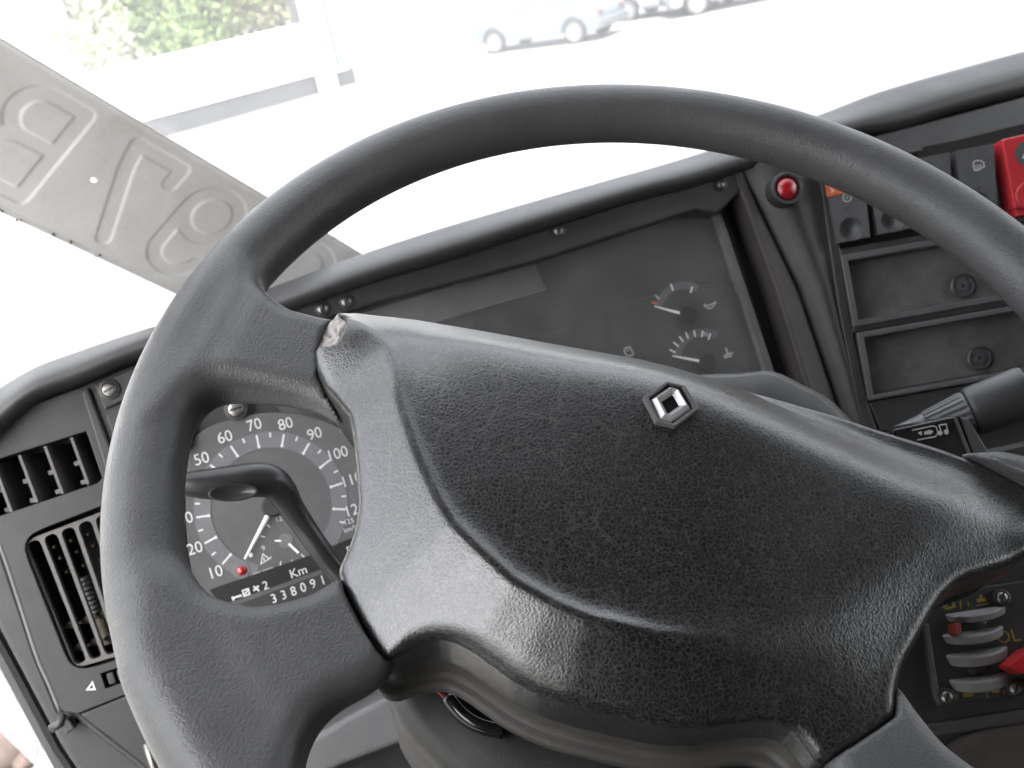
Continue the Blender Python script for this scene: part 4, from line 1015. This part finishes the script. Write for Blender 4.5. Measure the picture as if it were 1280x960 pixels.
# strip carrying the red lamp, then the console -----------------------------
def console():
    A = [PC.w(PC.p3(x, y, .004)) for x, y in [(922, 205), (952, 262), (998, 360), (1035, 470), (1055, 530)]]
    Bq = [PK.w(PK.p3(x, y, -.004)) for x, y in [(1022, 200), (1034, 262), (1056, 362), (1078, 470), (1092, 540)]]
    V = []; n = 6
    for a, b in zip(A, Bq):
        for i in range(n+1):
            t = i/n; p = a.lerp(b, t); p = p + PC.n*(.010*math.sin(math.pi*min(1, t*1.3)) if t < .77 else .008*(1-t)); V.append(PC.loc(p))
    Fc = [(i*(n+1)+j, (i+1)*(n+1)+j, (i+1)*(n+1)+j+1, i*(n+1)+j+1) for i in range(4) for j in range(n)]
    mesh('filler_panel', V, Fc, M['dash'], dash, PC.M, smooth=True)
    fr = Frame(at(983, 236, A[1].lerp(Bq[1], .5).y/ray(983, 236).y-.012), (PC.x+PK.x), (PC.y+PK.y))
    lp = MB().lathe([(.0130, -.012), (.0128, .001), (.0118, .0030), (.0100, .0034), (.0096, .0026), (.0092, -.002)], 32, cap=False).build('indicator_lamp', M['dark'], dash, fr.M, smooth=False); tag(lp, 'round red indicator lamp in a dark ring')
    MB().ring(0, 0, .0112, .0120, .0018, .0036, 40, .4, 5.8).build('bezel_lip', M['switch'], lp, fr.M)
    MB().lathe([(.0090, -.004), (.0090, .0005), (.0078, .0028), (.005, .0044), (.0022, .0051), (.0002, .0052)], 28).build('lamp_lens', M['redlens'], lp, fr.M, smooth=True)
    # flat band under the pad on the right
    q = [(1000, 196), (1099, 168), (1200, 142), (1285, 119), (1420, 80), (1420, 120), (1285, 157), (1145, 191), (1020, 222)]
    MB().prism(PC.pts(q, .012), -.02, .012).build('trim_band', M['fascia'], dash, PC.M, bevel=.0015)
    # console face: opening behind the switches
    q = [(1010, 206), (1152, 184), (1200, 174.5), (1290, 152), (1400, 128), (1420, 560), (1095, 560), (1072, 500), (1048, 380)]
    MB().prism(PK.pts(q, -.045), -.055, -.045).build('console_back', M['black'], dash, PK.M)
    for L in ([(1022, 205), (1031, 205), (1050, 311), (1064, 405), (1085, 505), (1105, 560), (1092, 562), (1072, 505), (1048, 385)],
              [(1050, 311), (1180, 290), (1290, 268), (1290, 276), (1180, 297), (1051, 320)],
              [(1086, 503), (1290, 466), (1420, 443), (1420, 500), (1110, 560)],
              [(1065, 405), (1290, 368), (1420, 345), (1420, 354), (1292, 377), (1066, 416)]):
        MB().prism(PK.pts(L, .0), -.02, .0).build('console_frame', M['dark'], dash, PK.M, bevel=.001)
    # switches
    tops = [(1031, 214), (1085, 207), (1140, 199.5), (1195, 188.5)]; bots = [(1046, 304), (1098, 293), (1150, 283), (1205, 272)]
    for i, (t, b) in enumerate(zip(tops, bots)):
        rx = 47
        q = [t, (t[0]+rx, t[1]-9.5), (b[0]+rx-5, b[1]-8), b]
        lab = ['dark rocker switch with an orange sticker above its symbol', 'dark rocker switch mostly hidden behind the wheel rim', 'dark rocker switch showing only its top corner above the rim', 'dark rocker switch with a windscreen demister symbol'][i]
        m = MB(); P = PK.pts(q, .004); c = lerp2(q[3], q[2], .48); x, y = PK.px(c[0]-2, c[1]-14, .004); r_ = .0092
        m.holes([P, [(x+r_*math.cos(2*math.pi*k/28), y+r_*math.sin(2*math.pi*k/28)) for k in range(28)]], -.018, .004); s = m.build('rocker_switch', M['switch'], dash, PK.M, bevel=.0012); tag(s, lab)
        # finger dimple at the bottom
        bm = MB(); V_ = [(r_*1.02*math.cos(2*math.pi*k/28)*math.sin(t)/math.sin(1.1)+x, r_*1.02*math.sin(2*math.pi*k/28)*math.sin(t)/math.sin(1.1)+y, .0038-.0075*(math.cos(t)-math.cos(1.1))/(1-math.cos(1.1))) for t in np.linspace(1.1, .02, 8) for k in range(28)]
        bm.add(V_, [(j*28+k, j*28+(k+1) % 28, (j+1)*28+(k+1) % 28, (j+1)*28+k) for j in range(7) for k in range(28)]); bm.build('finger_dimple', M['switch'], s, PK.M, smooth=True)
        lx, ly = PK.px(q[0][0]+28, q[0][1]+47, .0042); MB().disc(lx, ly, .0014, .003, .0044, 12).build('pilot_light', M['rib'], s, PK.M)
        if i == 0:
            MB().prism(PK.pts([(1030.5, 222), (1076, 213), (1079, 236), (1034, 246)], .0046), .003, .0046).build('sticker', M['orange'], s, PK.M)
            text('sticker_text', '5', .007, M['white'], s, PK, *PK.px(1040, 237, .0048), .0048)
            x, y = PK.px(1059, 247, .0045); m = MB().ring(x, y, .0028, .0036, .0040, .0046, 20); m.ribbon([(x-.001, y-.001), (x+.001, y+.0012)], .0008, .0047); m.ribbon([(x+.005, y+.001), (x+.010, y+.0022)], .0006, .0046); m.ribbon([(x+.005, y-.0005), (x+.009, y+.0004)], .0006, .0046); m.build('symbol', M['dimprint'], s, PK.M)
        if i == 3:
            z = lambda a, b_: (1160+a/6.858, 150+b_/6.857); x, y = PK.px(*z(440, 385), .0042); MB().disc(x, y, .0062, .003, .0043, 24).build('symbol_disc', M['switch'], s, PK.M)
            m = MB(); hz = .0046
            m.ribbon(PK.pts([z(400, 432), (z(388, 400)), z(392, 358), z(415, 346), z(455, 350), z(478, 366), z(480, 398)], hz), .0007, hz)
            for k in range(3): m.ribbon(PK.pts([z(410+20*k, 432-4*k), z(415+20*k, 412-4*k), z(406+20*k, 400-4*k), z(412+20*k, 386-4*k)], hz), .00055, hz)
            m.ribbon(PK.pts([z(400, 432), z(425, 432), z(470, 405), z(490, 398)], hz), .0007, hz); m.build('symbol', M['white'], s, PK.M)
    q = [(1252, 174), (1302, 163), (1318, 252), (1268, 262)]
    s = MB().prism(PK.pts(q, .0055), -.018, .0055).build('hazard_switch', M['redswitch'], dash, PK.M, bevel=.0015); tag(s, 'bright red hazard switch at the right edge with a grey round symbol')
    MB().prism(PK.pts([(1268, 257), (1318, 248), (1321, 262), (1271, 271)], .004), -.018, .0035).build('lower_edge', M['redswitch'], s, PK.M, bevel=.001)
    x, y = PK.px(1285, 192, .0055); MB().disc(x, y, .0100, .004, .0060, 28).build('symbol_disc', M['switch'], s, PK.M)
    z = lambda a, b_: (1160+a/6.858, 150+b_/6.857)
    m = MB().ribbon([(x+.0052*math.cos(R(90+120*k)), y+.0052*math.sin(R(90+120*k))) for k in range(3)], .0012, .0064, True); m.ribbon([(x+.0026*math.cos(R(90+120*k)), y+.0026*math.sin(R(90+120*k))) for k in range(3)], .0007, .0064, True); m.build('triangle_symbol', M['white'], s, PK.M)
    x, y = PK.px(1288, 244, .0055); MB().lathe([(.0115, .0050), (.0108, .0065), (.008, .0060), (.003, .0063), (.0002, .0064)], 28, x, y, cap=False).build('finger_dimple', M['redswitch'], s, PK.M, smooth=True)
    # storage trays
    for k, (O, I, stud, BK) in enumerate((([(1051, 319), (1295, 277), (1312, 365), (1067, 409)], [(1060, 326), (1292, 285), (1307, 358), (1073, 400)], (1202, 358), None), ([(1071, 416), (1312, 374), (1330, 458), (1086, 501)], [(1080, 422), (1308, 382), (1324, 452), (1092, 494)], (1223, 448), None))):
        m = MB().holes([PK.pts(O, .003), PK.pts(I, .003)], -.012, .003); t = m.build('storage_tray', M['switch'], dash, PK.M, bevel=.0008); tag(t, ['upper empty storage tray with a round stud', 'lower empty storage tray with a round stud above the stalk'][k])
        q = PK.pts(I, -.002); d = -.024; qi = [(x, y) for x, y in q]; qi = [lerp2(p, (sum(a for a, _ in q)/4, sum(b for _, b in q)/4), .03) for p in q]
        w = MB(); w.add([(x, y, -.002) for x, y in q]+[(x, y, d) for x, y in qi], [(i, (i+1) % 4, (i+1) % 4+4, i+4) for i in range(4)]); w.build('tray_wall', M['dash'], t, PK.M)
        MB().prism(qi, d-.003, d).build('tray_back', M['tray'], t, PK.M)
        x, y = PK.px(*stud, d); MB().lathe([(.0098, d), (.0098, d+.003), (.0085, d+.004), (.0078, d+.002), (.0045, d+.002), (.0040, d+.004), (.0018, d+.004), (.0016, d+.002)], 28, x, y).build('stud', M['switch'], t, PK.M)
    MB().prism(PK.pts([(1080, 506), (1420, 446), (1420, 700), (1080, 700)], -.008), -.03, -.008).build('console_shelf', M['dark'], dash, PK.M)
console()

# lower parts of the dashboard ------------------------------------------------
LCL = R(42)
LC = Frame(at(1200, 800, .62), PK.x, _a*math.sin(LCL)+Vector((0, 0, math.cos(LCL))))
def lower():
    L = [(150, 862), (330, 800), (700, 640), (1100, 560), (1200, 560), (1200, 1300), (300, 1300), (190, 1000)]
    MB().prism(PC.pts(L, -.055), -.12, -.055).build('lower_dash', M['dark'], dash, PC.M)
    L = [(290, 1015), (380, 928), (440, 893), (492, 866), (560, 860), (560, 905), (516, 924), (430, 956), (370, 985), (330, 1040)]
    MB().prism(PC.pts(L, .0), -.06, .0).build('knee_panel', M['lowgrey'], dash, PC.M, bevel=.004, seg=3)
    # console below the trays
    L = [(1060, 600), (1180, 572), (1420, 520), (1460, 900), (1400, 1150), (1050, 1200), (1040, 900)]
    MB().prism(LC.pts(L, 0), -.22, 0).build('lower_console', M['cowl'], dash, LC.M, bevel=.004)
    L = [(1050, 925), (1160, 905), (1290, 884), (1300, 905), (1160, 922), (1052, 945)]
    MB().prism(LC.pts(L, .003), -.01, .003).build('console_lip', M['rib'], dash, LC.M, bevel=.0015)
    L = [(1150, 1010), (1172, 945), (1204, 922), (1240, 912), (1420, 885), (1420, 1040)]
    MB().prism(LC.pts(L, .012), -.01, .012).build('seat_cloth', M['brown'], dash, LC.M, bevel=.006, seg=3)
    L = [(1125, 985), (1150, 940), (1168, 935), (1205, 960), (1190, 1010)]
    MB().prism(LC.pts(L, .006), -.01, .006).build('cloth_edge', M['rib'], dash, LC.M, bevel=.003)
    # panel of rotary controls
    P = [(1150, 752), (1200, 738), (1300, 722), (1330, 868), (1172, 880), (1164, 866)]
    t = MB().prism(LC.pts(P, .003), -.005, .003).build('control_panel', M['dark'], dash, LC.M, bevel=.001); tag(t, 'dim panel of grey thumb wheels and yellow symbols at the lower right')
    m = MB(); m.prism(LC.pts([(1156, 780), (1161, 779), (1175, 870), (1183, 878), (1174, 882), (1168, 872)], .0045), 0, .0045); m.build('panel_edge', M['ventbar'], t, LC.M, bevel=.0006)
    def disc_(px, py, rpx, thick, mat, nm, h0=-.010):
        c = LC.p3(px, py, h0); k = .62/F; r = rpx*k; n = 48; th = thick*k/2; V = []; Fc = []
        prof = [(r*.55, -th), (r*.96, -th), (r, -th*.7), (r, th*.7), (r*.96, th), (r*.55, th)]
        for i in range(n):
            a = 2*math.pi*i/n
            for rr, y in prof: V.append((c.x+rr*math.cos(a), c.y+y*.92-(rr*math.sin(a)-r*.9)*.36, h0+rr*math.sin(a)*.92+y*.36))
        m_ = len(prof)
        for i in range(n):
            for j in range(m_): b = (i+1) % n; k2 = (j+1) % m_; Fc.append((i*m_+j, i*m_+k2, b*m_+k2, b*m_+j))
        return mesh(nm, V, Fc, M[mat], t, LC.M)
    for (x, y, r_, w) in ((1213, 774, 46, 10), (1210, 800, 46, 12), (1215, 826, 46, 14), (1219, 857, 46, 14)): disc_(x, y, r_, w, 'greyknob', 'thumb_wheel')
    for (x, y) in ((1212, 787), (1217, 842)): disc_(x, y, 30, 16, 'cowl', 'wheel_axle')
    MB().prism(LC.pts([(1193, 779), (1201, 778), (1202, 792), (1194, 793)], .017), 0, .017).build('red_pointer', M['hubred'], t, LC.M, bevel=.0005)
    for (x, y) in ((1252, 747), (1183, 871), (1269, 861)): screw(dash, LC, x, y, .0045, .0036, ang=1.1)
    h = .0036
    def ic(nm, *L):
        m = MB()
        for l, w, c in L: m.ribbon(LC.pts(l, h), w, h, c)
        m.build(nm, M['yellow'], t, LC.M)
    ic('lamp_symbol', ([(1180, 759), (1190, 748), (1193, 758), (1183, 761)], .0016, True)); ic('lamp_symbol', ([(1200, 749), (1201, 761)], .0009, False), ([(1210, 752), (1211, 758)], .0007, False))
    ic('lamp_symbol', ([(1221, 751), (1233, 749)], .0022, False), ([(1226, 743), (1227, 750)], .0016, False), ([(1220, 757), (1236, 754)], .0007, False))
    ic('heat_symbol', ([(1196, 865), (1197, 874)], .0008, False), ([(1204, 869), (1216, 867)], .0026, False), ([(1233, 864), (1234, 872)], .0008, False)); ic('heat_symbol', ([(1240, 864), (1249, 863)], .0022, False), ([(1255, 861), (1256, 868)], .0007, False))
    text('panel_text', 'OL', .011, M['yellow'], t, LC, *LC.px(1260, 796, h), h)
    c = LC.p3(1312, 826, .012); k = .62/F
    kb = MB().lathe([(.008, -.012), (.009, .002), (.014, .006), (.016, .012), (.014, .018), (.009, .021), (.0002, .022)], 28, c.x, c.y).build('brake_knob', M['redknob'], dash, LC.M, smooth=True); tag(kb, 'bright red push knob at the lower right edge')
    m = MB(); m.prism(LC.pts([(1256, 833), (1266, 824), (1282, 811), (1306, 806), (1306, 842), (1274, 842)], .020), .004, .022); m.build('knob_wing', M['redknob'], kb, LC.M, bevel=.002)
lower()

# control stalks ----------------------------------------------------------------
def stalks():
    base = at(475, 765, .60)
    t = thing('control_stalk', base, 'black bent column stalk crossing in front of the speed dial', 'control stalk')
    P = [at(500, 800, .60), at(450, 748, .598), at(416, 708, .595), at(398, 684, .592), at(380, 658, .590), at(364, 634, .586), at(352, 614, .582), at(338, 602, .578), at(318, 600, .574), at(290, 603, .570), at(262, 605, .566), at(238, 605, .563), at(222, 606, .561), at(216, 606, .560)]
    r_ = [.0063, .0063, .0064, .0066, .0069, .0075, .0088, .0098, .0100, .0097, .0088, .0072, .005, .0015]
    PS = spline([tuple(p) for p in P], 5); RS = [x[0] for x in spline([(v,) for v in r_], 5)]
    m = MB().tube(PS, RS, 20, up=tuple(PC.n)); m.build('stalk_arm', M['stalk'], t, None, smooth=True)
    c = at(292, 612, .555); fr = Frame(c, PC.x, PC.y); 
    E_ = [(.0135*math.cos(2*math.pi*i/28), .0050*math.sin(2*math.pi*i/28)) for i in range(28)]
    V = [(x, y, .0030) for x, y in E_]+[(x*.9, y*.86, .0034) for x, y in E_]+[(x*.8, y*.7, .0022) for x, y in E_]+[(0, 0, .0018)]
    Fc = [(j*28+i, j*28+(i+1) % 28, (j+1)*28+(i+1) % 28, (j+1)*28+i) for j in (0, 1) for i in range(28)]+[(56+i, 56+(i+1) % 28, 84) for i in range(28)]
    mesh('thumb_pad', V, Fc, M['stalk'], t, fr.M @ Matrix.Rotation(R(-15), 4, 'Z') @ Matrix.Translation((0, -.0015, -.0006)), smooth=True)
    # lamp stalk on the right
    A, Bp = at(1108, 554, .615), at(1300, 483, .590); ax = (Bp-A); Ln = ax.length; ax.normalize(); k = .60/F
    S = Frame(A, ax.cross(PC.n).cross(ax)*-1 if False else PC.n.cross(ax), PC.n)      # S.n along -? fixed below
    zx = PC.n-ax*PC.n.dot(ax); zx.normalize(); yx = ax.cross(zx)
    SM = Matrix.Translation(A) @ Matrix((zx, yx, ax)).transposed().to_4x4()
    t = thing('lamp_stalk', SM, 'grey ribbed light switch stalk with a black end cap above the right of the hub', 'control stalk')
    pos = lambda px: (px-1108)/(1300-1108)*Ln
    m = MB().lathe([(15*k, 0), (16*k, pos(1120)), (19.5*k, pos(1156)), (20.5*k, pos(1160)), (19*k, pos(1161.5))], 32); m.build('stalk_arm', M['stalkgrey'], t, SM, smooth=True)
    n = 80; V = []; Fc = []; prof = [(20, 1161), (21.5, 1163), (28, 1209), (27.5, 1213)]
    for j, (r, px) in enumerate(prof):
        for i in range(n):
            rr = r-(1.9 if (i % 4) in (2, 3) and 0 < j < 3 else 0); a = 2*math.pi*i/n; V.append((rr*k*math.cos(a), rr*k*math.sin(a), pos(px)))
    for j in range(3):
        for i in range(n): Fc.append((j*n+i, j*n+(i+1) % n, (j+1)*n+(i+1) % n, (j+1)*n+i))
    Fc.append(tuple(range(n))[::-1]); Fc.append(tuple(3*n+i for i in range(n)))
    mesh('ribbed_ring', V, Fc, M['stalkgrey'], t, SM)
    MB().lathe([(25*k, pos(1213)), (26*k, pos(1215))], 32).build('ring_gap', M['black'], t, SM)
    MB().lathe([(29*k, pos(1215)), (30.5*k, pos(1216.5)), (31*k, pos(1221)), (32.5*k, pos(1283)), (31*k, pos(1286)), (20*k, pos(1287))], 40).build('end_cap', M['stalkcap'], t, SM, smooth=True)
    zz = SM @ Matrix.Translation((19.5*k, 0, pos(1150)))
    me = text_mesh('ON', .0042); link_mesh('switch_text', me, M['white'], t, SM @ Matrix.Rotation(R(14), 4, 'Z') @ Matrix.Translation((19.8*k, 0, pos(1151))) @ Matrix.Rotation(R(90), 4, 'Y') @ Matrix.Rotation(R(90), 4, 'Z'))
    # radio remote control
    fr = Frame(at(1180, 545, .575), (PC.x*1.0+PC.y*.02), PC.y)
    t = thing('radio_remote', fr.M @ Matrix.Translation((0, -.02, -.02)), 'black radio remote block with a white music note, below the ribbed stalk', 'radio remote')
    q = fr.pts([(1118, 537), (1190.5, 521.5), (1208, 560), (1215, 576), (1130, 600)], 0)
    MB().prism(q, -.020, 0).build('body', M['glossblack'], t, fr.M, bevel=.0010)
    q = fr.pts([(1191, 522), (1196, 520.5), (1217, 574), (1212, 577)], .0004); MB().prism(q, -.020, .0004).build('edge_strip', M['brass'] if False else M['rib'], t, fr.M, bevel=.0004)
    q = fr.pts([(1198, 519), (1212, 524), (1240, 572), (1219, 578)], -.003); MB().prism(q, -.022, -.003).build('side_button', M['stalk'], t, fr.M, bevel=.0010)
    z = lambda a, b_: (980+a/2.823, 280+b_/2.823); h = .0006
    def ic(nm, *L):
        m = MB()
        for l, w, c in L: m.ribbon(fr.pts([z(*p) for p in l], h), w*.72, h, c)
        return m.build(nm, M['white'], t, fr.M)
    ic('frame_symbol', ([(452, 728), (525, 712), (538, 716), (543, 738), (535, 750), (470, 762)], .0009, False))
    ic('arrow_symbol', ([(495, 738), (514, 734)], .0028, False)); MB().prism(fr.pts([z(512, 726), z(527, 731), z(516, 744)], h), 0, h).build('arrow_symbol', M['white'], t, fr.M)
    MB().prism(fr.pts([z(474, 738), z(486, 732), z(487, 746)], h), 0, h).build('arrow_symbol', M['white'], t, fr.M)
    ic('note_symbol', ([(556, 738), (547, 710), (572, 706), (578, 733)], .0010, False))
    for a, b_ in ((551, 738), (573, 734)):
        x, y = fr.px(*z(a, b_), h); MB().disc(x, y, .0014, 0, h+.0002, 14).build('note_symbol', M['white'], t, fr.M)
stalks()
